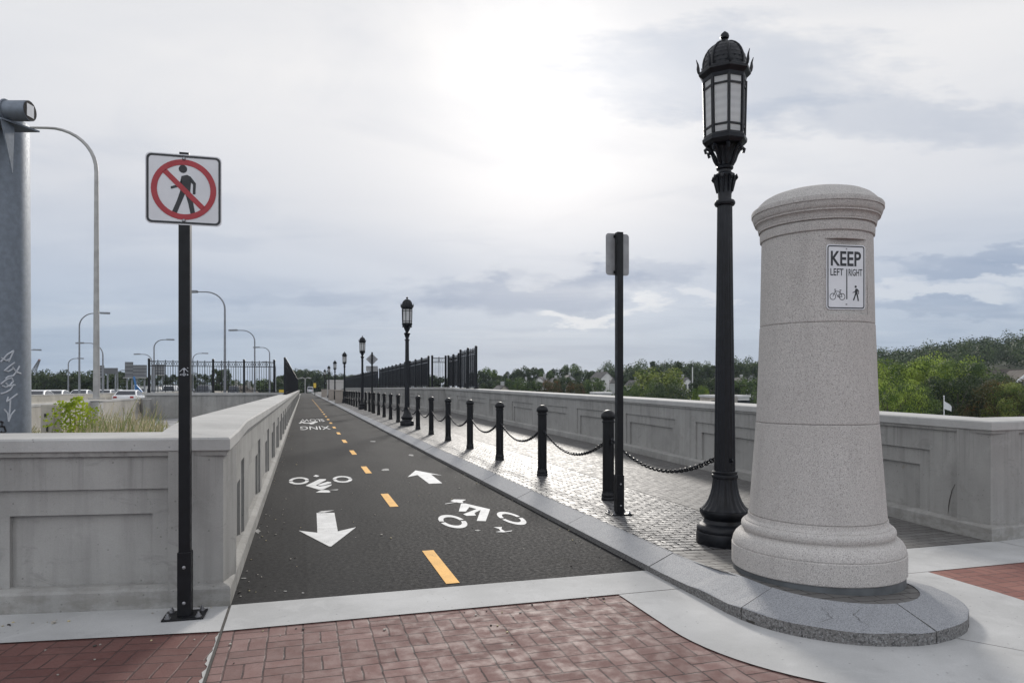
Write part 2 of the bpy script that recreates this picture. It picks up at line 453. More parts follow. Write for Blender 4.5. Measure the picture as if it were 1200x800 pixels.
def glass_mat():
    m, n, b = new_mat("lamp_glass")
    x, y, z = n.xyz(posn(n, True))
    st = n.math('SINE', n.math('MULTIPLY', z, 90.0))
    c = n.mix(n.range(st, -1, 1), (.80, .81, .82), (.88, .89, .90))
    n.l.new(c, b.inputs['Base Color']); b.inputs['Roughness'].default_value = .25
    tr = n.node('ShaderNodeBsdfTranslucent'); n.l.new(c, tr.inputs[0])
    mx = n.node('ShaderNodeMixShader'); mx.inputs[0].default_value = .75
    n.l.new(b.outputs[0], mx.inputs[1]); n.l.new(tr.outputs[0], mx.inputs[2])
    n.l.new(mx.outputs[0], n.n['Material Output'].inputs[0])
    MATS["lamp_glass"] = m


glass_mat()


# ------------------------------------------------------------------ mesh building helpers
class MB:
    def __init__(s): s.v = []; s.f = []; s.m = []
    def add(s, vs, fs, mi=0):
        o = len(s.v); s.v.extend(tuple(q) for q in vs)
        for f in fs: s.f.append(tuple(i + o for i in f)); s.m.append(mi)
    def box(s, x0, x1, y0, y1, z0, z1, mi=0):
        s.add([(x0, y0, z0), (x1, y0, z0), (x1, y1, z0), (x0, y1, z0), (x0, y0, z1), (x1, y0, z1), (x1, y1, z1), (x0, y1, z1)],
              [(0, 3, 2, 1), (4, 5, 6, 7), (0, 1, 5, 4), (1, 2, 6, 5), (2, 3, 7, 6), (3, 0, 4, 7)], mi)
    def bar(s, a, b, w, h=None, mi=0, up=(0, 0, 1)):
        a, b = Vector(a), Vector(b); h = h or w
        d = (b - a).normalized(); u = Vector(up)
        if abs(d.dot(u)) > .99: u = Vector((0, 1, 0))
        r = d.cross(u).normalized(); u = r.cross(d)
        vs = [p + r * sx * w / 2 + u * sy * h / 2 for p in (a, b) for sx, sy in ((-1, -1), (1, -1), (1, 1), (-1, 1))]
        s.add(vs, [(0, 1, 2, 3), (7, 6, 5, 4), (0, 4, 5, 1), (1, 5, 6, 2), (2, 6, 7, 3), (3, 7, 4, 0)], mi)
    def tube(s, pts, rad, seg=8, mi=0, closed=False):
        pts = [Vector(p) for p in pts]; n = len(pts)
        rr = rad if isinstance(rad, (list, tuple)) else [rad] * n
        vs = []; prev = None
        for i, p in enumerate(pts):
            a = pts[(i - 1) % n] if (closed or i) else p
            b = pts[(i + 1) % n] if (closed or i < n - 1) else p
            t = (b - a).normalized()
            if prev is None:
                u = Vector((0, 0, 1)) if abs(t.z) < .9 else Vector((0, 1, 0))
                u = (u - t * u.dot(t)).normalized()
            else: u = (prev - t * prev.dot(t)).normalized()
            prev = u; w = t.cross(u)
            for k in range(seg):
                an = 2 * PI * k / seg
                vs.append(p + (u * math.cos(an) + w * math.sin(an)) * rr[i])
        fs = []
        for i in range(n if closed else n - 1):
            for k in range(seg):
                k2 = (k + 1) % seg; j = (i + 1) % n
                fs.append((i * seg + k, j * seg + k, j * seg + k2, i * seg + k2)[::-1])
        if not closed:
            fs.append(tuple(range(seg))); fs.append(tuple(range((n - 1) * seg, n * seg))[::-1])
        s.add(vs, fs, mi)
    def lathe(s, prof, seg=32, c=(0, 0, 0), mi=0, mod=None, caps=True, ph=0.0):
        vs = []
        for (r, z) in prof:
            for k in range(seg):
                a = 2 * PI * k / seg + ph; q = r * (mod(k, z) if mod else 1)
                vs.append((c[0] + q * math.cos(a), c[1] + q * math.sin(a), c[2] + z))
        n = len(prof); fs = []
        for i in range(n - 1):
            for k in range(seg):
                k2 = (k + 1) % seg
                fs.append((i * seg + k, i * seg + k2, (i + 1) * seg + k2, (i + 1) * seg + k))
        if caps:
            fs.append(tuple(range(seg))[::-1]); fs.append(tuple(range((n - 1) * seg, n * seg)))
        s.add(vs, fs, mi)
    def poly(s, pts2, z, mi=0):
        s.add([(x, y, z) for x, y in pts2], [tuple(range(len(pts2)))], mi)
    def prism(s, pts3, off, mi=0):
        """closed outline pts3 extruded by the vector off"""
        n = len(pts3); off = Vector(off)
        vs = [Vector(p) for p in pts3] + [Vector(p) + off for p in pts3]
        fs = [tuple(range(n))[::-1], tuple(range(n, 2 * n))] + [(i, (i + 1) % n, n + (i + 1) % n, n + i) for i in range(n)]
        s.add(vs, fs, mi)
    def sweep(s, prof, path, nrm, mi=0, caps=True, zoff=None, closedprof=True):
        """prof [(n, z)] carried along path [(x, y, z)]; nrm = one horizontal normal per path point; prof may be a list per point"""
        vs = []; n = len(prof[0]) if isinstance(prof[0], list) else len(prof)
        for i, (p, m) in enumerate(zip(path, nrm)):
            pr = prof[i] if isinstance(prof[0], list) else prof
            for (a, z) in pr: vs.append((p[0] + m[0] * a, p[1] + m[1] * a, p[2] + z))
        fs = []
        for i in range(len(path) - 1):
            for k in range(n if closedprof else n - 1):
                k2 = (k + 1) % n
                fs.append((i * n + k, i * n + k2, (i + 1) * n + k2, (i + 1) * n + k))
        if caps and closedprof: fs.append(tuple(range(n))[::-1]); fs.append(tuple(range((len(path) - 1) * n, len(path) * n)))
        s.add(vs, fs, mi)
    def mesh(s, name, mats, smooth=None, bevel=0.0, fix=True):
        me = bpy.data.meshes.new(name); me.from_pydata(s.v, [], s.f); 
        for m in (mats if isinstance(mats, (list, tuple)) else [mats]): me.materials.append(MATS[m] if isinstance(m, str) else m)
        me.polygons.foreach_set('material_index', s.m)
        bm = bmesh.new(); bm.from_mesh(me)
        if fix: bmesh.ops.recalc_face_normals(bm, faces=bm.faces)
        if bevel:
            bmesh.ops.remove_doubles(bm, verts=bm.verts, dist=1e-5)
            es = [e for e in bm.edges if len(e.link_faces) == 2 and e.calc_face_angle(0) > R(28)]
            bmesh.ops.bevel(bm, geom=es, offset=bevel, segments=2, affect='EDGES', profile=.6, clamp_overlap=True)
        bm.to_mesh(me); bm.free()
        if smooth is not None:
            me.polygons.foreach_set('use_smooth', [True] * len(me.polygons))
            me.set_sharp_from_angle(angle=R(smooth))
        me.update()
        return me
    def build(s, name, mats, parent=None, smooth=None, bevel=0.0, fix=True):
        o = bpy.data.objects.new(name, s.mesh(name, mats, smooth, bevel, fix)); COL.objects.link(o)
        if parent: o.parent = parent
        return o


def tag(o, label=None, cat=None, group=None, kind=None):
    for k, v in (('label', label), ('category', cat), ('group', group), ('kind', kind)):
        if v: o[k] = v
    return o


def thing(name, loc, label, cat, group=None, rz=0.0):
    o = bpy.data.objects.new(name, None); COL.objects.link(o)
    o.location = loc; o.rotation_euler = (0, 0, rz); o.empty_display_size = .3
    return tag(o, label, cat, group)


def structure(mb, name, mats, smooth=None, bevel=0, fix=True):
    return tag(mb.build(name, mats, None, smooth, bevel, fix), kind='structure')


def copy_tree(o, parent=None):
    c = o.copy(); COL.objects.link(c)
    if parent: c.parent = parent
    for ch in list(o.children): copy_tree(ch, c)
    return c


def put_copy(src, loc, label, group=None, rz=None, scale=None):
    c = copy_tree(src); c.location = loc; c['label'] = label
    if group: c['group'] = group
    if rz is not None: c.rotation_euler = (0, 0, rz)
    if scale is not None: c.scale = scale if isinstance(scale, (tuple, list)) else (scale,) * 3
    return c


def text_shape(s, w, h, bold=.0):
    """flat outlines of a word as (verts2d, faces) fitted into w x h, lower left at the origin"""
    cu = bpy.data.curves.new('word', 'FONT'); cu.body = s; cu.size = 1; cu.offset = bold; cu.resolution_u = 3
    ob = bpy.data.objects.new('word', cu); COL.objects.link(ob)
    dg = bpy.context.evaluated_depsgraph_get(); me = bpy.data.meshes.new_from_object(ob.evaluated_get(dg))
    vs = [v.co.copy() for v in me.vertices]; fs = [tuple(p.vertices) for p in me.polygons]
    bpy.data.objects.remove(ob); bpy.data.curves.remove(cu); bpy.data.meshes.remove(me)
    x0, x1 = min(v.x for v in vs), max(v.x for v in vs); y0, y1 = min(v.y for v in vs), max(v.y for v in vs)
    return [((v.x - x0) / (x1 - x0) * w, (v.y - y0) / (y1 - y0) * h) for v in vs], fs


def ring2d(cx, cy, rx, ry, t, a0=0, a1=2 * PI, n=28):
    """quads of an elliptical ring of thickness t"""
    vs = []; fs = []
    for i in range(n + 1):
        a = a0 + (a1 - a0) * i / n; c, s_ = math.cos(a), math.sin(a)
        vs += [(cx + rx * c, cy + ry * s_), (cx + (rx - t[0]) * c, cy + (ry - t[1]) * s_)]
        if i < n: k = 2 * i; fs.append((k, k + 2, k + 3, k + 1))
    return vs, fs


# ------------------------------------------------------------------ heights of the place
def wall_rise(y): return min(.42, max(0, .0125 * (y - 5.4)))


def walk_h(x, y):
    t = min(1, max(0, (x - 3.03) / 4.2))
    b = .15 + t * (wall_rise(y) - .15)
    g = (1 - sm((y - 5.4) / 2.2)) * sm((y - 3.9) / .7)
    b += .035 * (1 - sm((y - 4.45) / .55)) 
    return max(.004, b * (1 - sm((x - 3.95) / .6) * g))


HILL = [(-2000, 3), (-200, 3), (340, 4), (560, 8), (720, 10), (880, 12), (1028, 16), (1100, 19), (1150, 21), (1200, 22), (1500, 22), (3000, 16)]


def hill_amp(px):
    for (a, ha), (b, hb) in zip(HILL, HILL[1:]):
        if a <= px <= b: return ha + (hb - ha) * sm((px - a) / (b - a))
    return 8


def land_h(x, y):
    zc = x * SP + y * CP; xc = x * CP - y * SP
    r = math.hypot(x, y)
    px = 600 + FPX * xc / zc if zc > 1 else (3000 if xc > 0 else -2000)
    far = -6 + hill_amp(max(-2000, min(3000, px))) * sm((r - 190) / 240)
    if y < 36.5:
        e = 1 - sm((x - 9.5) / 16); near = -.15 * e + far * (1 - e)
        if x > -8: return near
    if x <= -8:
        e = sm((-x - 40) / 10); return .2 * (1 - e) + far * e if x > -55 else far
    e = sm((y - 36.5) / 1.0)
    return -.15 * (1 - e) + far * e if x < 9 else far


# ------------------------------------------------------------------ land, water, roads, pavements
def grid_sheet(xs, ys, hf, name, mat_, kind='structure', flip=False):
    mb = MB(); nx = len(xs)
    vs = [(x, y, hf(x, y)) for y in ys for x in xs]
    fs = [(j * nx + i, j * nx + i + 1, (j + 1) * nx + i + 1, (j + 1) * nx + i) for j in range(len(ys) - 1) for i in range(nx - 1)]
    mb.add(vs, fs)
    o = mb.build(name, mat_, None, 60, fix=False); tag(o, kind=kind); return o


def spaced(stops):
    out = []
    for a, b, n in stops: out += [a + (b - a) * i / n for i in range(n)]
    return out + [stops[-1][1]]


grid_sheet(spaced([(-1600, -600, 5), (-600, -60, 12), (-60, -36, 8), (-36, -8.2, 3), (-8.2, -7.8, 1), (-7.8, 9, 4), (9, 40, 14), (40, 700, 44), (700, 1600, 5)]),
           spaced([(-400, -20, 6), (-20, 36.4, 10), (36.4, 37.8, 6), (37.8, 150, 10), (150, 800, 44), (800, 1600, 5)]), land_h, 'ground', 'land')

mb = MB(); mb.poly([(8, 38), (600, 38), (600, 172), (8, 172)], -5.6); structure(mb, 'water', 'water', fix=False)

PATH_L, PATH_R, FRONT = -.50, 2.80, 5.35
grid_sheet(spaced([(PATH_L - .1, PATH_R + .02, 4)]), spaced([(FRONT, 60, 20), (60, 260, 10)]), lambda x, y: 0.0, 'bike_path', 'asphalt')
mb = MB(); mb.box(-1.2, 7.4, 37.2, 260, -1.0, -.02); structure(mb, 'bridge_deck', 'wall_concrete')

# sidewalk: textured strip by the kerb, smoother strip by the wall
def wall_x(y): return 6.72 + (7.2 - 6.72) * min(1, (y - 5.39) / 9.61) if y < 36.4 else 6.27
grid_sheet(spaced([(3.02, 4.50, 10)]), spaced([(5.35, 9, 16), (9, 37, 18), (37, 260, 14)]), walk_h, 'sidewalk', 'cobble_pavers')
mb = MB(); ys = spaced([(5.35, 9, 16), (9, 36.3, 18), (36.31, 260, 14)]); nx = 9; vs = []
for y in ys:
    for i in range(nx):
        x = 4.508 + (wall_x(y) + .03 - 4.508) * i / (nx - 1); vs.append((x, y, walk_h(x, y) - .001))
mb.add(vs, [(j * nx + i, j * nx + i + 1, (j + 1) * nx + i + 1, (j + 1) * nx + i) for j in range(len(ys) - 1) for i in range(nx - 1)])
structure(mb, 'sidewalk_inner', 'smooth_pavers', 60, fix=False)
mb = MB()
for a, b in zip(ys_j := spaced([(5.36, 9, 20), (9, 36, 20), (36.4, 120, 10)]), ys_j[1:]):
    mb.add([(4.494, a, walk_h(4.5, a) + .0015), (4.512, a, walk_h(4.5, a) + .0015), (4.512, b, walk_h(4.5, b) + .0015), (4.494, b, walk_h(4.5, b) + .0015)], [(0, 1, 2, 3)])
structure(mb, 'sidewalk_joint', 'joint_dark', fix=False)

# nose of the raised walk round the granite column
NCX, NCY, NR = 3.64, 4.14, .84
path = []; nrm = []
for y in spaced([(260, 60, 4), (60, 6, 30), (6, NCY, 6)])[:-1]: path.append((PATH_R, y, 0)); nrm.append((1, 0))
for i in range(25):
    a = PI + PI * i / 24
    path.append((NCX + NR * math.cos(a), NCY + NR * math.sin(a), 0)); nrm.append((-math.cos(a), -math.sin(a)))
for y in (4.3, 4.5, 4.7, 4.9, 5.1, 5.34): path.append((NCX + NR, y, 0)); nrm.append((-1, 0))
rnd = random.Random(4)
profs = []
for (x, y, _), (nx_, ny_) in zip(path, nrm):
    straight = sm((y - 3.9) / 1.2) if nx_ > .9 else 0
    wid = .23 * straight + .28 * (1 - straight)
    top = walk_h(x + nx_ * wid, y + ny_ * wid)
    face = min(top * .72, .05 * straight + .080 * (1 - straight))
    if nx_ < -.98: face = min(face, top * .6)
    profs.append([(0, -.12), (0, face), (.012, face + .006), (wid, top + .003), (wid + .01, top - .1), (wid + .01, -.12)])
mbk = MB()
# stones with open joints between them
def joints(i):
    return None
acc = 0; seg_pts = [[]]
cum = [0]
for a, b in zip(path, path[1:]): cum.append(cum[-1] + math.dist(a[:2], b[:2]))
total_straight = cum[path.index((PATH_R, path[33][1], 0))] if (PATH_R, path[33][1], 0) in path else 0
def kerb_point(sv):
    for i in range(len(cum) - 1):
        if cum[i] <= sv <= cum[i + 1] or i == len(cum) - 2:
            t = (sv - cum[i]) / (cum[i + 1] - cum[i]); t = min(1, max(0, t))
            L = lambda A, B: tuple(p + (q - p) * t for p, q in zip(A, B))
            return L(path[i], path[i + 1]), L(nrm[i], nrm[i + 1]), [L(p, q) for p, q in zip(profs[i], profs[i + 1])]
s_end = cum[-1]
# arc length from the far end: the nose starts where y reaches NCY
s_nose = next(c for c, p in zip(cum, path) if p[0] != PATH_R)
stone_edges = [0]
sv = s_nose - 1.15
back = []
while sv > s_nose - 60: back.append(sv); sv -= 1.9
stone_edges += back[::-1] + [s_nose + .12, s_nose + 1.36, s_nose + 2.40, s_end]
for a, b in zip(stone_edges, stone_edges[1:]):
    k = max(2, int((b - a) / .12)) if b - a < 6 else 20
    ss = [a + .005 + (b - a - .010) * i / k for i in range(k + 1)]
    P = [kerb_point(q) for q in ss]
    dz = rnd.uniform(-.003, .003)
    jit = []
    for q, (pp, nn, pr) in zip(ss, P):
        r1 = (rnd.random() - .5) * .012 if pp[1] < 4.6 else 0
        jit.append([(u + (r1 if j == 1 else 0), z + (dz if z > 0 else 0) + (r1 * .8 if j in (1, 2) else 0)) for j, (u, z) in enumerate(pr)])
    mbk.sweep(jit, [p[0] for p in P], [p[1] for p in P])
    # rough front face gets the second material
kerb = structure(mbk, 'kerb', ['kerb_granite', 'rough_granite'], None, fix=True)
for p in kerb.data.polygons:
    if abs(p.normal.z) < .35 and p.center.z < .12: p.material_index = 1
mb = MB()
for s0_, n0_, n1_ in ((.64, .03, .2), (.90, .05, .24)):
    L_, R_ = [], []
    for q in range(8):
        f = q / 7; pp, nn, pr_ = kerb_point(s_nose + s0_ + .05 * math.sin(f * 5 + s0_ * 9) + .06 * f + .012 * math.sin(f * 19))
        a = n0_ + (n1_ - n0_) * f; z = pr_[2][1] + (pr_[3][1] - pr_[2][1]) * (a - pr_[2][0]) / (pr_[3][0] - pr_[2][0]) + .002
        tx, ty = -nn[1], nn[0]; w = .0017 * math.sin(PI * (f * .9 + .05))
        for lst, sg_ in ((L_, -1), (R_, 1)): lst.append((pp[0] + nn[0] * a + tx * w * sg_, pp[1] + nn[1] * a + ty * w * sg_, z))
    mb.add(L_ + R_, [(i, i + 1, 9 + i, 8 + i) for i in range(7)])
structure(mb, 'kerb_cracks', 'joint_dark', fix=False)
mb = MB(); mb.sweep([(.004, -.1), (.004, .02), (.2, .10), (.2, -.1)], path[4:], nrm[4:]); structure(mb, 'kerb_joint_fill', 'joint_dark')

# mortar bed inside the nose
mb = MB(); pts = []
for i in range(25):
    a = PI + PI * i / 24; pts.append((NCX + (NR - .28) * math.cos(a), NCY + (NR - .28) * math.sin(a)))
ring_pts = [(3.02 + (NCX + NR - .25 - 3.02) * (1 - i / 9), 5.354) for i in range(10)] + [(3.02, 5.0), (3.02, 4.6)] + pts + [(NCX + NR - .28, 4.6), (NCX + NR - .27, 4.9)]
cx, cy = 3.68, 4.5
vs = [(cx, cy, walk_h(cx, cy))]
N = len(ring_pts)
for k in (.34, .67, 1.0):
    for x, y in ring_pts:
        X, Y = cx + (x - cx) * k, cy + (y - cy) * k; vs.append((X, Y, walk_h(X, Y) - .002))
fs = [(0, 1 + i, 1 + (i + 1) % N) for i in range(N)]
for r_ in range(2):
    fs += [(1 + r_ * N + i, 1 + (r_ + 1) * N + i, 1 + (r_ + 1) * N + (i + 1) % N, 1 + r_ * N + (i + 1) % N) for i in range(N)]
mb.add(vs, fs); structure(mb, 'nose_paving', 'smooth_pavers', fix=True)

# front pavement
SIDE_Y = 4.79
mb = MB(); mb.poly([(-.492, -6), (14, -6), (14, 5.35), (-.492, 5.35)], -.006)
structure(mb, 'brick_pavement', 'brick_paving', fix=False)
mb = MB(); mb.poly([(-9, -6), (-.508, -6), (-.508, 5.6), (-9, 6.6)], -.006)
structure(mb, 'brick_pavement_left', 'brick_paving_dark', fix=False)
mb = MB(); mb.poly([(4.6, -6), (14, -6), (14, 5.2), (4.6, 5.2)], -.002)
structure(mb, 'brick_pavement_right', 'brick_paving_red', fix=False)
mb = MB()
mb.poly([(-.508, 4.79), (-.508, 5.36), (-9, 6.75), (-9, 5.9)][::-1], .002)
mb.poly([(-.49, SIDE_Y), (2.80, SIDE_Y), (2.80, 5.345), (-.49, 5.345)], .002)
AX, AY, AR = 3.665, 3.98, 1.395
arc = [(AX + AR * math.cos(a), AY + AR * math.sin(a)) for a in [PI + PI * i / 40 for i in range(41)]]
jx = 26
mb.poly([(2.275, 4.78), (3.2, 4.78), (3.3, 4.2)] + [(3.7, 3.6)] + arc[jx:jx + 1] + arc[:jx][::-1], .002)
mb.poly([(3.708, 3.6)] + [(a + .008, b) for a, b in arc[jx:jx + 1]] + arc[jx + 1:] + [(5.06, 4.62), (4.0, 4.62)], .002)
mb.poly([(4.0, 4.628), (5.06, 4.628), (6.75, 4.628), (6.75, 5.345), (4.0, 5.345)], .002)
mb.poly([(6.76, 4.70), (14, 4.70), (14, 5.42), (6.76, 5.42)], .002)
mb.poly([(5.62, 3.5), (6.6, 3.5), (6.6, 4.56), (5.62, 4.10)], .002)
structure(mb, 'concrete_pavement', 'pavement_concrete', fix=True)
# soil packed along joints
mb = MB()
mb.poly([(-.508, -3), (-.492, -3), (-.492, 5.36), (-.508, 5.36)], .0)
structure(mb, 'pavement_joint', 'joint_dark', fix=False)
mb = MB(); wl = [.02 * rnd.random() ** 2 + .004 for _ in range(120)]
for k in range(119):
    y = 4.78 - k * .04
    mb.poly([(-.509 - wl[k], y), (-.509 - wl[k + 1], y - .04), (-.507, y - .04), (-.507, y)], -.003)
structure(mb, 'joint_mortar', 'cap_concrete', fix=True)


# ------------------------------------------------------------------ concrete parapets with sunk panels
def relief(mb, A, d, nrm, s0, s1, panels, H, zb, zt, zp=.15, zo=.84, zi=.66, m=.17, d1=.028, d2=.066, thick=.36, back=True):
    """front face of a parapet from A along d; panels (s0, s1) are stepped recesses open to the plinth; nrm points out of the wall"""
    sb = {s0, s1}
    for a, b in panels:
        for q in (a, a + m, b - m, b): sb.add(q)
    k = int((s1 - s0) / 1.2) + 1
    for i in range(k): sb.add(s0 + (s1 - s0) * i / k)
    sb = sorted(sb); clean = [sb[0]]
    for q in sb[1:]:
        if q - clean[-1] > 1e-4: clean.append(q)
    sb = clean
    zs = [0.0, zp, zp + .001, zi, zo, H]
    def depth(sc, zc_):
        for a, b in panels:
            if a < sc < b:
                if a + m < sc < b - m and zp < zc_ < zi: return d2
                if zp < zc_ < zo: return d1
        return 0.0
    def P(s_, z, dep):
        f = z / H; zz = zb(s_) * (1 - f) + (zt(s_)) * f if z > zp + .01 else zb(s_) + z
        return (A[0] + d[0] * s_ - nrm[0] * dep, A[1] + d[1] * s_ - nrm[1] * dep, zz)
    rows = [(zp + .001, zi), (zi, zo), (zo, H)]
    D = [[depth((a + b) / 2, (z0 + z1) / 2) for a, b in zip(sb, sb[1:])] for z0, z1 in rows]
    for j, (z0, z1) in enumerate(rows):
        for i, (a, b) in enumerate(zip(sb, sb[1:])):
            q = D[j][i]
            mb.add([P(a, z0, q), P(b, z0, q), P(b, z1, q), P(a, z1, q)], [(0, 1, 2, 3)])
            if i and D[j][i - 1] != q: mb.add([P(a, z0, D[j][i - 1]), P(a, z0, q), P(a, z1, q), P(a, z1, D[j][i - 1])], [(0, 1, 2, 3)])
            if j and D[j - 1][i] != q: mb.add([P(a, z0, D[j - 1][i]), P(b, z0, D[j - 1][i]), P(b, z0, q), P(a, z0, q)], [(0, 1, 2, 3)])
    for a, b in zip(sb, sb[1:]):
        mb.add([P(a, H, 0), P(b, H, 0), P(b, H, thick), P(a, H, thick)], [(0, 1, 2, 3)])
        if back: mb.add([P(a, 0, thick), P(b, 0, thick), P(b, H, thick), P(a, H, thick)], [(3, 2, 1, 0)])
    for e in (s0, s1):
        mb.add([P(e, 0, 0), P(e, 0, thick), P(e, H, thick), P(e, H, 0)], [(0, 1, 2, 3)])


def mitre(pts, side):
    """one offset vector per point of a 2-D polyline; side=+1: left of travel"""
    ns = []
    for a, b in zip(pts, pts[1:]):
        dx, dy = b[0] - a[0], b[1] - a[1]; L = math.hypot(dx, dy); ns.append((-dy / L * side, dx / L * side))
    out = [ns[0]]
    for n1, n2 in zip(ns, ns[1:]):
        k = 1 + n1[0] * n2[0] + n1[1] * n2[1]; out.append(((n1[0] + n2[0]) / k, (n1[1] + n2[1]) / k))
    return out + [ns[-1]]


COPE = [(-.045, .0), (-.052, .006), (-.052, .082), (-.040, .095), (.50, .105), (.51, .0)]
COPE_BED = [(-.028, -.032), (-.034, 0.0), (.40, 0), (.40, -.032)]
PLINTH = [(.10, -.1), (-.055, -.1), (-.055, .125), (-.045, .142), (.001, .158), (.10, .160)]


def ltop(y): return 1.105 + .052 * sm((y - 5.6) / 1.5)
C0 = (PATH_L - .05, 5.39)               # outer corner of the left parapet
WD = Vector((-1.453, .237)).normalized()
WEND = (C0[0] + WD.x * 7.0, C0[1] + WD.y * 7.0)
lp = thing('concrete_parapet', (C0[0], C0[1], 0), 'long grey concrete parapet left of the bike path, sunk panels and an angled end wall', 'parapet wall', 'concrete parapets flanking the way')
T = Matrix.Translation((-C0[0], -C0[1], 0))
def under(o, parent):
    o.parent = parent; o.matrix_parent_inverse = Matrix.Translation(-Vector(parent.location)); return o
mb = MB()
wn = Vector((-WD.y, WD.x)) ; wn = wn if wn.y < 0 else -wn
relief(mb, C0, WD, wn, 0, 7.0, [(.32, 1.60), (1.95, 3.23), (3.58, 4.86)], 1.105, lambda s_: 0, lambda s_: 1.105)
pan = [(.55, 1.88)] + [(2.45 + 2.5 * k, 4.55 + 2.5 * k) for k in range(45)]
relief(mb, C0, (0, 1), (1, 0), .002, 116, pan, 1.105, lambda s_: 0, lambda s_: ltop(s_ + 5.39), d1=.024, d2=.048)
under(mb.build('wall', 'wall_concrete', None), lp)
mb = MB()
for ptsl, tops in (([WEND, C0, (C0[0], 121.4)], None),):
    fine_ = [WEND, (C0[0] + WD.x * 1.2, C0[1] + WD.y * 1.2), C0] + [(C0[0], y) for y in (6.15, 6.3, 6.45, 6.6, 6.8, 7.0, 7.2, 8, 20, 60, 121.4)]
    mm = mitre(fine_, +1)
    mb.sweep(COPE_BED, [(x, y, ltop(y) if i > 2 else 1.105) for i, (x, y) in enumerate(fine_)], mm)
    mb2 = MB(); mb2.sweep(COPE, [(x, y, (ltop(y) if i > 2 else 1.105) + .001) for i, (x, y) in enumerate(fine_)], mm)
under(mb.build('bed_moulding', 'wall_concrete', None), lp)
under(mb2.build('coping', 'cap_concrete', None), lp)
mb = MB(); mb.sweep(PLINTH, [(x, y, 0) for x, y in [WEND, C0, (C0[0], 121.4)]], mitre([WEND, C0, (C0[0], 121.4)], +1))
under(mb.build('plinth', 'wall_concrete', None), lp)

# right parapet: flared end, long run, step in to the bridge
RC = [(13.5, 5.95), (6.72, 5.39), (7.2, 15.0), (7.2, 36.3), (6.27, 36.3), (6.27, 121)]
rp = thing('concrete_parapet', (6.72, 5.39, 0), 'long grey concrete parapet right of the brick walk, stepped panels and broad pale coping', 'parapet wall', 'concrete parapets flanking the way')
mb = MB()
d1v = Vector((7.2 - 6.72, 15 - 5.39)); L1 = d1v.length; d1v /= L1
relief(mb, RC[1], d1v, (-d1v.y, d1v.x), 0, L1, [(.75, 2.85), (3.62, 6.07), (6.88, 9.34)], 1.105, lambda s_: wall_rise(5.39 + s_ * d1v.y), lambda s_: 1.12 + wall_rise(5.39 + s_ * d1v.y))
relief(mb, RC[2], (0, 1), (-1, 0), 0, 21.3, [(.38 + 3.1 * k, 2.78 + 3.1 * k) for k in range(7)], 1.105, lambda s_: wall_rise(15 + s_), lambda s_: 1.12 + wall_rise(15 + s_))
relief(mb, RC[4], (0, 1), (-1, 0), 0, 84.7, [(1 + 3.2 * k, 3.45 + 3.2 * k) for k in range(26)], 1.105, lambda s_: .385, lambda s_: 1.505)
dw = Vector((13.5 - 6.72, .56)).normalized()
relief(mb, RC[1], dw, (dw.y, -dw.x), .001, 6.8, [(2.0, 4.4)], 1.105, lambda s_: 0, lambda s_: 1.12)
mb.box(6.635, 7.195, 36.3, 36.7, .2, 1.50)
under(mb.build('wall', 'wall_concrete', None), rp)
mbb, mbc, mbp = MB(), MB(), MB()
dense = [RC[0], RC[1]] + [(6.72 + .48 * t, 5.39 + 9.61 * t) for t in (.2, .4, .6, .8)] + [(7.2, y) for y in (15, 20, 28, 36.3)] + [(6.27, 36.3), (6.27, 60), (6.27, 121)]
mm = mitre(dense, -1)
zz = lambda p: wall_rise(p[1]) if p[1] > 6.2 else 0
zz2 = lambda i, p: .385 if p[1] > 36.2 else zz(p)
mbb.sweep(COPE_BED, [(x, y, 1.12 + zz2(i, (x, y))) for i, (x, y) in enumerate(dense)], mm)
mbc.sweep(COPE, [(x, y, 1.121 + zz2(i, (x, y))) for i, (x, y) in enumerate(dense)], mm)
mbp.sweep(PLINTH, [(x, y, zz2(i, (x, y))) for i, (x, y) in enumerate(dense)], mm)
under(mbb.build('bed_moulding', 'wall_concrete', None), rp)
under(mbc.build('coping', 'cap_concrete', None), rp)
under(mbp.build('plinth', 'wall_concrete', None), rp)
# the open crack near the wall's end
def on_right_wall(px, py):
    t = (px - 600) / FPX; ux, uy = t * CP + SP, -t * SP + CP
    k = (7.2 - 6.72) / 9.61; zc = (6.72 - k * 5.39) / (ux - k * uy)
    return Vector((ux * zc - .003, uy * zc, EYE + (HOR - py) * zc / FPX))
ck = [(1119.5, 567), (1116, 574), (1113.5, 584), (1112, 592), (1111.5, 601)]
mb = MB(); wd = [.25, .5, .6, .5, .12]
mb.prism([on_right_wall(x - w_ * .7, y) for (x, y), w_ in zip(ck, wd)] + [on_right_wall(x + w_ * .7, y) for (x, y), w_ in list(zip(ck, wd))[::-1]], (-.002, 0, 0))
under(mb.build('crack', 'joint_dark', None), rp)


# ------------------------------------------------------------------ paint on the path
def px_shape(mb, pts, ox=0, oy=0, s_=1.0, z=.004):
    mb.poly([gp(ox + x * s_, oy + y * s_, z) for x, y in pts], z)


def marking(mb, name, label, mat_, group=None):
    o = mb.build(name, mat_, None, fix=True); 
    for p in o.data.polygons:
        if p.normal.z < 0: p.flip()
    tag(o, label, 'road marking', group); return o


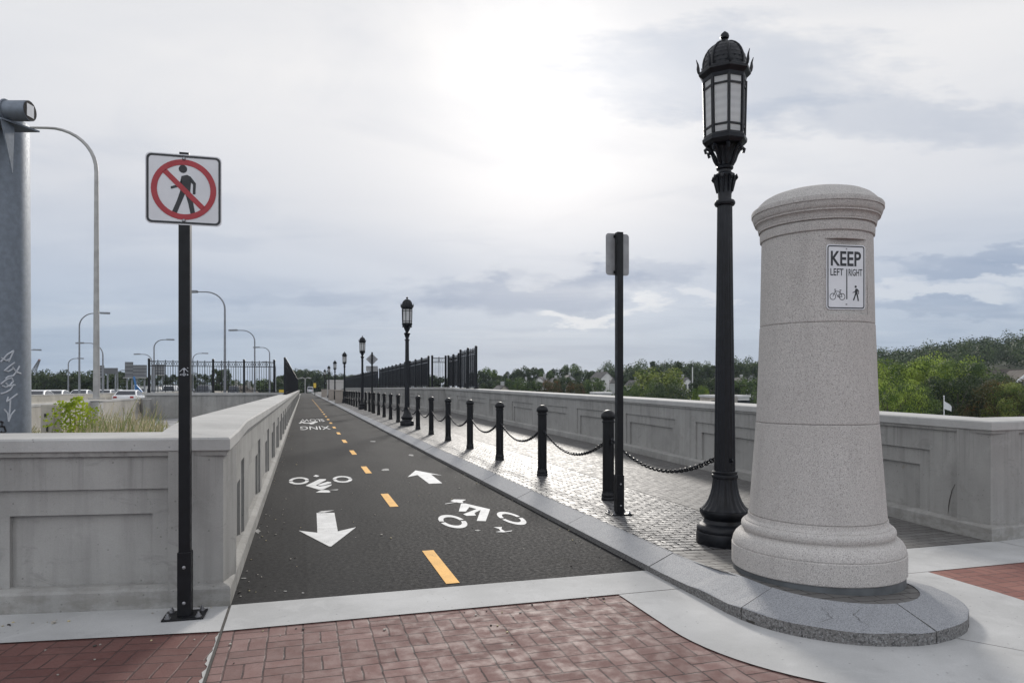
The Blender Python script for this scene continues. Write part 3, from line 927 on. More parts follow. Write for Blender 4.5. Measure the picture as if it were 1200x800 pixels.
words = ['first', 'second', 'third', 'fourth', 'fifth', 'sixth', 'seventh', 'eighth', 'ninth', 'tenth', 'eleventh', 'twelfth', 'thirteenth', 'fourteenth', 'fifteenth', 'sixteenth',
         'seventeenth', 'eighteenth', 'nineteenth', 'twentieth', 'twenty-first', 'twenty-second', 'twenty-third', 'twenty-fourth', 'twenty-fifth', 'twenty-sixth', 'twenty-seventh',
         'twenty-eighth', 'twenty-ninth', 'thirtieth', 'thirty-first', 'thirty-second', 'thirty-third', 'thirty-fourth', 'thirty-fifth', 'thirty-sixth', 'thirty-seventh', 'thirty-eighth', 'thirty-ninth', 'fortieth']
dash = MB(); dash.poly([(-.055, 0), (.055, 0), (.055, 1.17), (-.055, 1.17)], 0)
d0 = None
for k in range(26):
    lab = f'yellow centre dash on the asphalt, {words[k]} one up the path' if k else 'longest yellow centre dash, nearest the concrete band'
    if d0 is None:
        d0 = dash.build('centre_dash', 'road_yellow', None, fix=False); d0.location = (1.14, 5.43, .004)
        tag(d0, lab, 'road marking', 'yellow centre line dashes'); o = d0
    else:
        o = d0.copy(); COL.objects.link(o); o['label'] = lab
    o.location = (1.14 + .10 * sm((5.43 + 3.74 * k) / 60), 5.43 + 3.74 * k, .004)


def pring(mb, L, Rr, Tp, B, gaps):
    """a painted wheel: outline extremes in photograph pixels -> a ring on the ground with two stencil gaps"""
    l, r, t, b = (gp(*q, .004) for q in (L, Rr, Tp, B))
    cx = (l[0] + r[0]) / 2; cy = (t[1] + b[1]) / 2; rx = abs(r[0] - l[0]) / 2; ry = abs(t[1] - b[1]) / 2
    for a0, a1 in gaps:
        vs, fs = ring2d(cx, cy, rx, ry, (rx * .36, ry * .36), a0, a1)
        mb.add([(x, y, .004) for x, y in vs], fs)


S6 = lambda x, y: (460 + x * .15, 540 + y * .15)
mb = MB()
G2 = [(R(8), R(176)), (R(188), R(356))]
pring(mb, S6(358, 462), S6(595, 487), S6(445, 418), S6(520, 523), G2)
pring(mb, S6(810, 425), S6(1058, 468), S6(870, 394), S6(1000, 497), G2)
for pts in ([(518, 392), (535, 332), (570, 330), (762, 375), (728, 468), (658, 466), (688, 382), (600, 358), (572, 393)],
            [(552, 414), (655, 374), (687, 381), (640, 404), (652, 424), (580, 427)],
            [(452, 310), (480, 298), (575, 300), (545, 315), (555, 328), (520, 325), (470, 315)],
            [(408, 332), (490, 318), (498, 321), (412, 335)],
            [(790, 515), (855, 513), (850, 530), (880, 548), (935, 540), (930, 546), (870, 555), (805, 552), (845, 545), (830, 528)]):
    px_shape(mb, pts, 460, 540, .15)
marking(mb, 'cyclist_marking', 'white cyclist symbol right of the dashes, its rider heading away', 'road_white', 'cyclist symbols on the path')
mb = MB(); px_shape(mb, [(118, 124), (180, 72), (388, 111), (300, 103), (388, 172), (285, 176), (195, 108)], 460, 540, .15)
marking(mb, 'arrow_marking', 'white arrow pointing away up the path, ahead of the right cyclist symbol', 'road_white', 'arrows on the path')
S5 = lambda x, y: (320 + x * .125, 550 + y * .125)
mb = MB()
pring(mb, S5(147, 104), S5(338, 102), S5(240, 71), S5(236, 138), G2)
pring(mb, S5(559, 90), S5(744, 91), S5(650, 59), S5(650, 121), G2)
for pts in ([(305, 150), (435, 88), (497, 88), (495, 97), (400, 147), (440, 157), (550, 136), (545, 148), (470, 185), (430, 187)],
            [(415, 142), (510, 112), (545, 116), (545, 125), (485, 143), (440, 150)],
            [(400, 213), (450, 190), (520, 193), (540, 208), (520, 215)], [(520, 190), (615, 184), (600, 191)],
            [(375, 62), (400, 48), (435, 58), (410, 68)]):
    px_shape(mb, pts, 320, 550, .125)
marking(mb, 'cyclist_marking', 'white cyclist symbol left of the dashes, upside down with its rider below the wheels', 'road_white', 'cyclist symbols on the path')
mb = MB(); px_shape(mb, [(408, 405), (575, 403), (607, 577), (778, 538), (545, 718), (525, 718), (240, 570), (415, 590)], 320, 550, .125)
px_shape(mb, [(420, 399), (455, 388), (575, 379), (480, 400)], 320, 550, .125)
marking(mb, 'arrow_marking', 'large white arrow pointing towards the viewer beside the left wall', 'road_white', 'arrows on the path')


def road_word(s_, x0, x1, y0, y1, label):
    vs, fs = text_shape(s_, x1 - x0, y1 - y0, -.004)
    mb = MB(); mb.add([(x1 - u, y1 - v, .004) for u, v in vs], fs)
    marking(mb, 'word_marking', label, 'road_white', 'words on the path')


road_word('XING', -.10, 1.02, 27.2, 29.6, 'white upside-down word XING painted on the path')
road_word('SLOW', -.12, .98, 33.7, 36.6, 'white upside-down word SLOW painted furthest up the path')
mb = MB(); Z3 = lambda pts: [(335 + x * .05, 480 + y * .05) for x, y in pts]
for pts in ([(300, 310), (350, 290), (330, 272), (400, 280), (470, 303), (560, 300), (640, 285), (740, 268), (745, 290), (680, 305), (660, 325), (590, 338), (540, 318), (420, 315), (380, 300), (330, 322)],):
    mb.poly([gp(x, y, .004) for x, y in Z3(pts)], .004)
marking(mb, 'walker_marking', 'white painted walker symbol between the two words on the path', 'road_white')
mb = MB()
for x, y, w_, h_ in ((560, 621, 8, 1.2), (452, 550, 14, 1.6), (482, 533, 9, 1.2), (437, 517, 8, .9), (302, 622, 9, 3), (318, 550, 3, 1), (592, 578, 10, 1.2), (334, 692, 5, .7), (355, 694, 5, .7), (286, 677, 10, .8)):
    pts = []
    for i in range(9):
        a = 2 * PI * i / 9; q = rnd.uniform(.5, 1)
        pts.append(gp(x + w_ / 2 * q * math.cos(a), y + h_ * q * math.sin(a), .004))
    mb.poly(pts, .0036)
o = structure(mb, 'path_paint_smudges', 'road_smudge')
for p in o.data.polygons:
    if p.normal.z < 0: p.flip()


# ------------------------------------------------------------------ signs
def rounded(w, h, r, n=5):
    out = []
    for cx, cy, a0 in ((w / 2 - r, h / 2 - r, 0), (-w / 2 + r, h / 2 - r, PI / 2), (-w / 2 + r, -h / 2 + r, PI), (w / 2 - r, -h / 2 + r, 1.5 * PI)):
        for i in range(n + 1):
            a = a0 + PI / 2 * i / n; out.append((cx + r * math.cos(a), cy + r * math.sin(a)))
    return out


def ring_poly(mb, outer, inner, y):
    n = len(outer); vs = [(x, y, z) for x, z in outer] + [(x, y, z) for x, z in inner]
    mb.add(vs, [(i, (i + 1) % n, n + (i + 1) % n, n + i) for i in range(n)])


def flat_poly(mb, pts, y): mb.add([(x, y, z) for x, z in pts], [tuple(range(len(pts)))])
def circ(cx, cz, r, n=32): return [(cx + r * math.cos(2 * PI * i / n), cz + r * math.sin(2 * PI * i / n)) for i in range(n)]


def face_front(o):
    for p in o.data.polygons:
        if p.normal.y > 0: p.flip()
    return o


WALKER = [[(-.02, .16), (.05, .18), (.10, .15), (.145, .06), (.14, -.05), (.115, -.05), (.115, .045), (.085, .085), (.075, -.02), (.085, -.06), (.10, -.20), (.13, -.34), (.085, -.35), (.045, -.20), (.02, -.10),
           (-.03, -.19), (-.08, -.32), (-.125, -.30), (-.085, -.17), (-.04, -.06), (-.02, .02), (-.015, .085), (-.05, .04), (-.16, -.005), (-.15, -.03), (-.05, .005), (-.01, .03)]]


def walker(mb, cx, cz, h, y, flip=1):
    k = h / .66
    body = [(-.03, .15), (.04, .17), (.085, .15), (.15, .06), (.145, -.08), (.11, -.08), (.11, .04), (.085, .07), (.08, -.04), (.115, -.20), (.14, -.37), (.085, -.385), (.055, -.22), (.01, -.10),
            (-.035, -.22), (-.09, -.36), (-.145, -.34), (-.085, -.18), (-.045, -.04), (-.04, .07), (-.06, .035), (-.165, .0), (-.16, -.035), (-.055, -.005), (-.05, .02)]
    # split in convex-ish pieces to keep faces clean
    pieces = [[(-.03, .15), (.04, .17), (.085, .15), (.09, .06), (.08, -.05), (-.045, -.05), (-.05, .06)],
              [(.085, .15), (.152, .06), (.115, .045), (.08, .075)], [(.152, .06), (.145, -.09), (.112, -.09), (.115, .045)],
              [(-.05, .065), (-.03, .12), (-.02, .06), (-.06, .0), (-.165, -.035), (-.165, .0), (-.075, .03)],
              [(-.045, -.05), (.03, -.05), (-.02, -.18), (-.092, -.37), (-.15, -.345), (-.085, -.18)],
              [(.005, -.05), (.08, -.05), (.115, -.20), (.148, -.375), (.088, -.39), (.055, -.22)]]
    for p in pieces: flat_poly(mb, [(cx + flip * x * k, cz + z * k) for x, z in p], y)
    flat_poly(mb, circ(cx - flip * .012 * k, cz + .247 * k, .054 * k, 16), y)


def sign_post(root, h, w=.055, sleeve=True):
    mb = MB(); mb.box(-w / 2, w / 2, -w / 2, w / 2, .012, h)
    mb.build('post', 'black_paint', root, bevel=.004)
    mb = MB()
    for k in range(10):
        z = .62 + k * .25 if h > 1 else 0
        if z < h - .05: mb.add([(.006 * math.cos(a), -w / 2 - .0006, z + .006 * math.sin(a)) for a in [2 * PI * i / 8 for i in range(8)]], [tuple(range(8))[::-1]])
    if sleeve:
        sb = MB(); q = w / 2 + .007; sb.box(-q, q, -q, q, .012, .44)
        so = sb.build('sleeve', 'black_paint', root, bevel=.003)
        for z in (.10, .34):
            bb = MB(); bb.lathe([(.012, 0), (.011, .006), (.006, .009)], 8); vs = bb.v; bb.v = [(x, -q - d_, z + y) for x, y, d_ in vs]
            bb.build('sleeve_bolt', 'bolt_steel', so, 40)
    pb = MB(); pb.box(-.13, .13, -.10, .10, 0, .012); base = pb.build('base_plate', 'black_paint', root, bevel=.003)
    for sx in (-1, 1):
        for sy in (-1, 1):
            b2 = MB(); b2.lathe([(.022, .012), (.022, .018), (.014, .019), (.014, .030), (.008, .031), (.007, .045)], 8, (sx * .095, sy * .07, 0)); b2.build('anchor_bolt', 'bolt_steel', base, 40)


v = gp(217, 722)
ns = thing('no_pedestrians_sign', (v[0], v[1], .004), 'square white sign with a walker crossed out in a red ring, on a black post', 'road sign', rz=R(-2))
sign_post(ns, 3.115, .072)
S = .475; SZ = 2.885
mb = MB(); out = rounded(S, S, .035)
mb.prism([(x, -.042, SZ + z) for x, z in out], (0, .004, 0)); pl_ = mb.build('sign_plate', 'sign_white', ns)
mb = MB(); ring_poly(mb, [(x, SZ + z) for x, z in rounded(S - .014, S - .014, .032)], [(x, SZ + z) for x, z in rounded(S - .042, S - .042, .022)], -.0432)
face_front(mb.build('border', 'sign_black', pl_))
mb = MB(); walker(mb, .0, SZ + .017, .325, -.0434); face_front(mb.build('walker_figure', 'sign_black', pl_))
mb = MB(); ro, ri = .203, .166
ring_poly(mb, [(x, SZ + z) for x, z in circ(0, 0, ro, 48)], [(x, SZ + z) for x, z in circ(0, 0, ri, 48)], -.0446)
k = .7071; hw = .017; e_ = .172
flat_poly(mb, [(-k * e_ - hw * k, SZ + k * e_ - hw * k), (-k * e_ + hw * k, SZ + k * e_ + hw * k), (k * e_ + hw * k, SZ - k * e_ + hw * k), (k * e_ - hw * k, SZ - k * e_ - hw * k)], -.0446)
face_front(mb.build('red_ring', 'sign_red', pl_))
for dz in (.208, -.208):
    mb = MB(); mb.lathe([(.012, 0), (.011, .004), (.006, .008)], 10); vs = mb.v; mb.v = [(x, -.0446 - z, SZ + dz + y) for x, y, z in vs]; mb.build('sign_bolt', 'bolt_steel', pl_, 40)
mb = MB(); mb.box(-.03, .03, -.038, .0, SZ + S / 2 + .003, SZ + S / 2 + .016); mb.build('top_bracket', 'black_paint', ns)
# little sticker
zs = EYE + (HOR - 436) * 4.72 / FPX; u = .072 / 13.4
mb = MB()
def stk(pts): flat_poly(mb, [(x * u, zs - z * u) for x, z in pts], -.0372)
stk([(-1.6, -3), (0, -5.2), (1.6, -3), (.8, -1.6), (-.8, -1.6)]); stk([(-5.4, .2), (-1.6, -4), (-1.2, -3.2), (-4.6, .4)]); stk([(5, .2), (1.4, -4), (1.0, -3.2), (4.2, .4)])
stk([(-.7, -1), (.7, -1), (.7, .8), (-.7, .8)]); stk([(3.4, -5.4), (5, -4.6), (4.8, -3.8), (3.4, -4.4)])
stk([(-5.4, 4), (-3, 2.6), (-3.2, 5)]); stk([(5.4, 4), (3.2, 2.6), (3.2, 5)]); ring_poly(mb, [(x * u, zs - z * u) for x, z in circ(0, 3.6, 1.9, 16)], [(x * u, zs - z * u) for x, z in circ(0, 3.6, .9, 16)], -.0372)
face_front(mb.build('sticker', 'graffiti_white', ns.children[0]))

v = gp(725.5, 601, .15)
bs = thing('sign_from_behind', (v[0], v[1], walk_h(*v) + .002), 'small grey sign seen from the back on a black post at the kerb edge', 'road sign')
sign_post(bs, 3.16, .072)
mb = MB(); mb.prism([(x, .042, 2.92 + z) for x, z in rounded(.285, .47, .035)], (0, .004, 0)); mb.build('sign_plate', 'sign_back', bs)
for z in (2.72, 3.12):
    mb = MB(); mb.box(-.05, .05, .036, .0425, z - .015, z + .015); mb.build('bracket', 'black_paint', bs)

v = gp(436, 484, .15)
fs_ = thing('warning_sign_from_behind', (v[0], v[1], .15), 'grey back of a diamond sign over a small plate, far along the chains', 'road sign')
sign_post(fs_, 3.45, .09, False)
mb = MB(); r_ = .34; mb.prism([(0, .05, 3.05 - r_), (r_, .05, 3.05), (0, .05, 3.05 + r_), (-r_, .05, 3.05)], (0, .005, 0)); mb.build('diamond_plate', 'sign_back', fs_)
mb = MB(); mb.prism([(x, .05, 2.52 + z) for x, z in rounded(.66, .30, .03)], (0, .005, 0)); mb.build('lower_plate', 'sign_back', fs_)


# ------------------------------------------------------------------ granite column with its sign
PX, PY = 3.71, 4.37
pc = thing('granite_column', (PX, PY, .0), 'stout speckled granite column on the rounded nose of the raised walk', 'column')
SEG = 96
mb = MB(); mb.lathe([(.478, .0), (.596, .0), (.598, .06), (.596, .215)], SEG); mb.build('lead_ring', 'lead_grey', pc, 40)
mb = MB()
mb.lathe([(.55, .2155), (.602, .2155), (.607, .222), (.607, .366), (.603, .371), (.597, .372), (.597, .378), (.602, .379), (.601, .390), (.594, .415), (.580, .440), (.560, .460), (.540, .468), (.527, .470), (.521, .472), (.521, .481),
          (.527, .483), (.534, .495), (.537, .512), (.534, .528), (.525, .540), (.516, .545), (.509, .546), (.508, .553), (.500, .560), (.491, .567), (.487, .577), (.486, .600), (.30, .60)], SEG)
mb.build('base', 'column_granite', pc, 30)
mb = MB(); mb.lathe([(.30, .6015), (.476, .6015), (.479, .607), (.4285, 1.288), (.425, 1.293), (.30, 1.294)], SEG); mb.build('lower_drum', 'column_granite', pc, 30)
mb = MB(); mb.lathe([(.30, 1.2955), (.423, 1.2955), (.4265, 1.302), (.4005, 2.010), (.397, 2.015), (.30, 2.016)], SEG); mb.build('middle_drum', 'column_granite', pc, 30)
mb = MB(); mb.lathe([(.20, 2.0175), (.395, 2.0175), (.3985, 2.024), (.387, 2.66), (.20, 2.66)], SEG)
ud = mb.build('upper_drum', 'column_granite', pc)
nb = MB(); nb.box(-.172, .172, -.6, -.352, 2.07, 2.602); cut = nb.build('cutter', 'column_granite', pc); KR = R(-7.5); cut.rotation_euler = (0, 0, KR)
md = ud.modifiers.new('niche', 'BOOLEAN'); md.object = cut; md.operation = 'DIFFERENCE'; md.solver = 'EXACT'
bpy.context.view_layer.update()
me = bpy.data.meshes.new_from_object(ud.evaluated_get(bpy.context.evaluated_depsgraph_get()))
ud.modifiers.clear(); ud.data = me; bpy.data.objects.remove(cut)
me.polygons.foreach_set('use_smooth', [True] * len(me.polygons)); me.set_sharp_from_angle(angle=R(25))
mb = MB()
mb.lathe([(.20, 2.661), (.393, 2.661), (.398, 2.666), (.400, 2.700), (.399, 2.728), (.394, 2.733), (.394, 2.738), (.409, 2.739), (.410, 2.752), (.412, 2.754), (.414, 2.770), (.421, 2.786), (.430, 2.794), (.436, 2.796), (.436, 2.806), (.439, 2.808),
          (.446, 2.822), (.452, 2.842), (.454, 2.858), (.460, 2.859), (.461, 2.888), (.457, 2.897), (.447, 2.902), (.440, 2.904), (.428, 2.918), (.410, 2.940), (.382, 2.966), (.34, 2.990), (.28, 3.010), (.20, 3.024), (.10, 3.032), (.001, 3.034)], SEG)
mb.build('capital', 'column_granite', pc, 30)

kz = 2.333
ks = thing('keep_sign', (PX + .3545 * math.sin(KR), PY - .3545 * math.cos(KR), kz), 'white plate KEEP LEFT RIGHT with bicycle and walker, set in the granite column', 'sign')
ks.rotation_euler = (0, 0, KR); W_, H_ = .30, .455
mb = MB(); mb.prism([(x, -.004, z) for x, z in rounded(W_, H_, .022)], (0, .004, 0)); kp = mb.build('sign_plate', 'sign_white', ks)
mb = MB(); ring_poly(mb, rounded(W_ - .014, H_ - .014, .018), rounded(W_ - .030, H_ - .030, .011), -.0050); face_front(mb.build('border', 'sign_black', kp))
mb = MB()
def put_word(s_, x, z, w, h, bold):
    vs, fs = text_shape(s_, w, h, bold); mb.add([(x + a, -.0050, z + b) for a, b in vs], fs)
put_word('KEEP', -.117, .078, .234, .104, .022)
put_word('LEFT', -.120, .010, .100, .049, .012)
put_word('RIGHT', .020, .010, .106, .049, .012)
flat_poly(mb, [(.002, -.155), (.010, -.155), (.010, .058), (.002, .058)], -.0050)
walker(mb, .077, -.105, .105, -.0050)
def line2(a, b, w):
    d = Vector((b[0] - a[0], b[1] - a[1])).normalized() * w / 2; flat_poly(mb, [(a[0] - d.y, a[1] + d.x), (b[0] - d.y, b[1] + d.x), (b[0] + d.y, b[1] - d.x), (a[0] + d.y, a[1] - d.x)], -.0050)
for cx_ in (-.102, -.030):
    vs, fs = ring2d(cx_, -.138, .024, .024, (.0045, .0045)); mb.add([(x, -.0050, z) for x, z in vs], fs)
A_, B_, Cc, Dd, E_ = (-.102, -.138), (-.062, -.140), (-.084, -.100), (-.046, -.103), (-.030, -.138)
for a, b in ((A_, Cc), (Cc, B_), (B_, Dd), (Cc, Dd), (Dd, E_), (B_, E_), (Cc, (-.086, -.088)), ((-.092, -.088), (-.078, -.088)), (Dd, (-.042, -.090)), ((-.050, -.090), (-.034, -.094))): line2(a, b, .0042)
face_front(mb.build('lettering', 'sign_black', kp))
for z in (.200, -.190):
    mb = MB(); mb.lathe([(.006, 0), (.005, .003), (.002, .004)], 8); vs = mb.v; mb.v = [(x + .004, -.0045 - q, z + y) for x, y, q in vs]; mb.build('sign_bolt', 'bolt_steel', kp, 40)


# ------------------------------------------------------------------ street lamps of the walk
def make_lamp(loc, label):
    rt = thing('street_lamp', loc, label, 'street lamp', 'ornate black lamps along the chained walk')
    fl = 16; sg = fl * 6
    flute = lambda k, z: 1 - .075 * (0.5 + .5 * math.cos(2 * PI * k / 6))
    mb = MB()
    mb.lathe([(.10, 0), (.252, 0), (.256, .01), (.256, .105), (.250, .118), (.252, .128), (.254, .140), (.246, .165), (.222, .185), (.198, .196), (.190, .205), (.188, .222), (.184, .232)], 48)
    bs_ = mb.build('base', 'black_iron', rt, 35)
    mb = MB()
    mb.lathe([(.184, .232), (.205, .252), (.222, .285), (.226, .305), (.222, .320)], 48, caps=False)
    bellp = [(.220, .322), (.205, .335), (.178, .362), (.152, .405), (.132, .460), (.118, .520), (.110, .580), (.108, .615)]
    mb.lathe(bellp, sg, mod=lambda k, z: 1 - .055 * (0.5 + .5 * math.cos(2 * PI * k / 5)) , caps=False)
    mb.lathe([(.106, .612), (.116, .618), (.120, .632), (.116, .648), (.108, .654), (.112, .664), (.114, .676), (.106, .684)], 40)
    mb.build('bell', 'black_iron', bs_, 35)
    zs_ = [.68 + (3.18 - .68) * i / 6 for i in range(7)]
    mb = MB(); mb.lathe([(.095 - .020 * i / 6, z) for i, z in enumerate(zs_)], sg, mod=flute); mb.build('shaft', 'black_iron', rt, 50)
    mb = MB()
    mb.lathe([(.075, 3.17), (.095, 3.175), (.104, 3.19), (.104, 3.205), (.094, 3.22), (.070, 3.225), (.066, 3.24), (.070, 3.32), (.080, 3.40), (.088, 3.43), (.094, 3.44), (.100, 3.452), (.100, 3.465), (.082, 3.475),
              (.066, 3.485), (.064, 3.51), (.082, 3.516), (.086, 3.530), (.078, 3.545), (.070, 3.552)], 24)
    for k in range(8):
        a = 2 * PI * k / 8; c, s_ = math.cos(a), math.sin(a)
        mb.tube([(r_ * c, r_ * s_, z) for r_, z in ((.075, 3.30), (.088, 3.37), (.100, 3.43), (.118, 3.445), (.124, 3.425), (.114, 3.405))], [.010, .016, .020, .018, .012, .006], 6)
    cap = mb.build('capital', 'black_iron', rt, 40)
    mb = MB()
    mb.lathe([(.066, 3.55), (.068, 3.60), (.082, 3.66), (.105, 3.715), (.12, 3.735)], sg, mod=lambda k, z: 1 - .06 * (0.5 + .5 * math.cos(2 * PI * k / 6)))
    for k in range(8):
        a = 2 * PI * k / 8 + PI / 8; c, s_ = math.cos(a), math.sin(a)
        mb.tube([(r_ * c, r_ * s_, z) for r_, z in ((.074, 3.555), (.098, 3.60), (.118, 3.655), (.145, 3.70), (.178, 3.715), (.196, 3.70), (.190, 3.672), (.172, 3.675))], [.016, .020, .020, .020, .020, .017, .013, .008], 6)
    mb.build('leaf_bracket', 'black_iron', cap, 40)
    O = PI / 8
    mb = MB()
    mb.lathe([(.14, 3.722), (.192, 3.735), (.222, 3.765), (.226, 3.80), (.214, 3.815), (.206, 3.835), (.10, 3.836)], 8, ph=O)
    mb.build('lantern_floor', 'black_iron', rt); mb = MB()
    mb.lathe([(.12, 4.428), (.212, 4.43), (.214, 4.47), (.236, 4.495), (.250, 4.512), (.252, 4.54), (.238, 4.552), (.12, 4.556)], 8, ph=O)
    mb.build('lantern_frame', 'black_iron', rt)
    lf = rt.children[-1]
    for k in range(8):
        a = O + 2 * PI * k / 8; c, s_ = math.cos(a), math.sin(a)
        mb = MB(); mb.bar((.197 * c, .197 * s_, 3.834), (.208 * c, .208 * s_, 4.432), .026, .026, up=(c, s_, 0)); mb.build('mullion', 'black_iron', lf)
        b = a + PI / 8; cb, sb_ = math.cos(b), math.sin(b); a2 = a + PI / 4
        for z, rr in ((3.915, .1985), (4.352, .2065)):
            mb = MB(); mb.bar((rr * c, rr * s_, z), (rr * math.cos(a2), rr * math.sin(a2), z), .018, .020, up=(0, 0, 1))
            mb.build('glazing_bar', 'black_iron', lf)
        mb = MB(); r0, r1 = .192, .202
        mb.add([(r0 * c, r0 * s_, 3.836), (r0 * math.cos(a2), r0 * math.sin(a2), 3.836), (r1 * math.cos(a2), r1 * math.sin(a2), 4.43), (r1 * c, r1 * s_, 4.43)], [(0, 1, 2, 3)])
        mb.build('glass_pane', 'lamp_glass', lf, fix=False)
    mb = MB(); mb.lathe([(.02, 4.12), (.15, 4.13), (.165, 4.15), (.15, 4.165), (.02, 4.17)], 16); mb.build('reflector_ring', 'paint_white', lf, 40)
    mb = MB()
    dome0 = [(.198, 4.555), (.206, 4.585), (.204, 4.625), (.194, 4.665), (.176, 4.705), (.150, 4.742), (.116, 4.772), (.076, 4.795), (.040, 4.806)]
    dome = []
    for (ra, za), (rb, zb2) in zip(dome0, dome0[1:]):
        for q in range(3): dome.append((ra + (rb - ra) * q / 3, za + (zb2 - za) * q / 3))
    dome.append(dome0[-1]); dz_ = {round(z, 6): i for i, (_, z) in enumerate(dome)}
    def scales(k, z):
        i = dz_.get(round(z, 6), 0); row = i // 3; f = i % 3
        return 1 + .035 * (1 - f / 2.2) * (.35 + .65 * abs(math.sin(PI * (k / 4 + (.5 if row % 2 else 0)))))
    mb.lathe(dome, 96, mod=scales); dome = dome0
    for k in range(8):
        a = O + 2 * PI * k / 8; mb.tube([((r_ + .006) * math.cos(a), (r_ + .006) * math.sin(a), z) for r_, z in dome], .012, 6)
    dm = mb.build('dome', 'black_iron', rt, 30)
    mb = MB(); mb.lathe([(.04, 4.80), (.034, 4.815), (.022, 4.825), (.024, 4.836), (.040, 4.848), (.044, 4.866), (.036, 4.888), (.018, 4.902), (.006, 4.912)], 16); mb.build('finial', 'black_iron', dm, 40)
    for k in range(8):
        a = O + 2 * PI * k / 8; c, s_ = math.cos(a), math.sin(a)
        mb = MB(); mb.tube([(r_ * c, r_ * s_, z) for r_, z in ((.236, 4.53), (.250, 4.55), (.258, 4.58), (.264, 4.62), (.280, 4.665))], [.014, .014, .013, .010, .003], 6); mb.build('horn', 'black_iron', dm, 40)
    for sgn in (-1, 1):
        mb = MB(); mb.tube([(0, sgn * .080, .80), (0, sgn * .115, .80), (0, sgn * .125, .788), (0, sgn * .115, .776), (0, sgn * .080, .776)], .008, 6); mb.build('chain_eye', 'black_iron', rt, 40)
    def zm(z): return z * .978 if z < 3.765 else (3.682 + (z - 3.765) * .836 if z < 4.54 else 4.33 + (z - 4.54) * 1.02)
    done = set()
    def walk(o):
        for ch in o.children:
            if ch.data.name not in done:
                done.add(ch.data.name)
                for q in ch.data.vertices:
                    rs = 1 - .10 * sm((q.co.z - .7) / 2.4) if q.co.z < 4.4 else .90 + .04 * sm((q.co.z - 4.4) / .1) * (1 if q.co.z < 4.58 else .4)
                    q.co.x *= rs; q.co.y *= rs; q.co.z = zm(q.co.z)
            walk(ch)
    walk(rt)
    return rt


LX, LY0, STEP = 3.72, 5.57, 2.55
lamp0 = make_lamp((LX, LY0, walk_h(LX, LY0)), 'tall ornate black lamp beside the granite column, nearest of the row')
lamp_names = {1: 'ornate black lamp standing at the far end of the near chains, second of the row', 2: 'ornate black lamp just left of the diamond sign, third of the row'}
for k in range(1, 7):
    lab = lamp_names.get(k, f'small distant ornate black lamp, {words[k]} of the row counted from the column')
    y = LY0 + STEP * 8 * k
    c = put_copy(lamp0, (LX, y, walk_h(LX, y)), lab); c.scale.z = 1.02

# bollards and chains
rt = thing('bollard', (LX, LY0 + STEP, walk_h(LX, LY0 + STEP)), 'black bollard behind the near signpost, first of the chained row', 'bollard', 'black bollards linked by chains')
mb = MB(); mb.lathe([(.03, .12), (.074, .12), (.073, .5), (.072, 1.02), (.03, 1.02)], 24); mb.build('shaft', 'black_paint', rt, 40)
mb = MB(); mb.lathe([(.04, 0), (.088, 0), (.090, .012), (.088, .035), (.082, .043), (.086, .055), (.086, .075), (.079, .085), (.078, .12), (.04, .121)], 24); mb.build('base_ring', 'black_paint', rt, 40)
mb = MB(); mb.lathe([(.04, .985), (.080, .985), (.083, .995), (.080, 1.008), (.074, 1.012), (.074, 1.03), (.086, 1.034), (.092, 1.045), (.094, 1.065), (.092, 1.082), (.084, 1.102), (.068, 1.122), (.045, 1.138), (.02, 1.146), (.001, 1.148)], 24)
mb.build('cap', 'black_paint', rt, 40)
for sgn in (-1, 1):
    mb = MB(); mb.tube([(0, sgn * .068, .74), (0, sgn * .10, .74), (0, sgn * .112, .727), (0, sgn * .10, .714), (0, sgn * .068, .714)], .007, 6); mb.build('chain_eye', 'black_iron', rt, 40)
boll0 = rt
bl_desc = {2: 'black bollard with a chain each side, second of the chained row from the column', 8: None}
n = 1
ROW = 40
for k in range(2, ROW):
    if k % 8 == 0: continue
    n += 1
    y = LY0 + STEP * k
    put_copy(boll0, (LX, y, walk_h(LX, y)), f'black domed bollard, {words[n - 1]} of the chained row from the column')


def chain_mesh(links, span, sag, name, seg=10, sides=6):
    mb = MB(); pts = []
    a0 = 4 * sag / span
    N_ = 400
    P = [Vector((0, span * i / N_, 4 * sag * ((i / N_) ** 2 - i / N_))) for i in range(N_ + 1)]
    cum_ = [0]
    for a, b in zip(P, P[1:]): cum_.append(cum_[-1] + (b - a).length)
    def on(s_):
        for i in range(N_):
            if cum_[i + 1] >= s_: t = (s_ - cum_[i]) / (cum_[i + 1] - cum_[i]); return P[i].lerp(P[i + 1], t)
        return P[-1]
    pitch = cum_[-1] / links
    for i in range(links):
        a, b = on(i * pitch), on((i + 1) * pitch); c = (a + b) / 2; t = (b - a).normalized()
        side = Vector((1, 0, 0)); up = t.cross(side).normalized()
        w = side if i % 2 else up
        w = (w * math.cos(.35) + (up if i % 2 else side) * math.sin(.35)).normalized()
        hl, hw_ = pitch * .66, .0175
        loop = []
        for q in range(seg):
            an = 2 * PI * q / seg
            loop.append(c + t * (hl - hw_) * (1 if math.cos(an) > 0 else -1) * min(1, abs(math.cos(an)) * 3) + t * hw_ * math.cos(an) + w * hw_ * math.sin(an))
        mb.tube(loop, .0072, sides, closed=True)
    return mb.mesh(name, 'black_iron', 50)


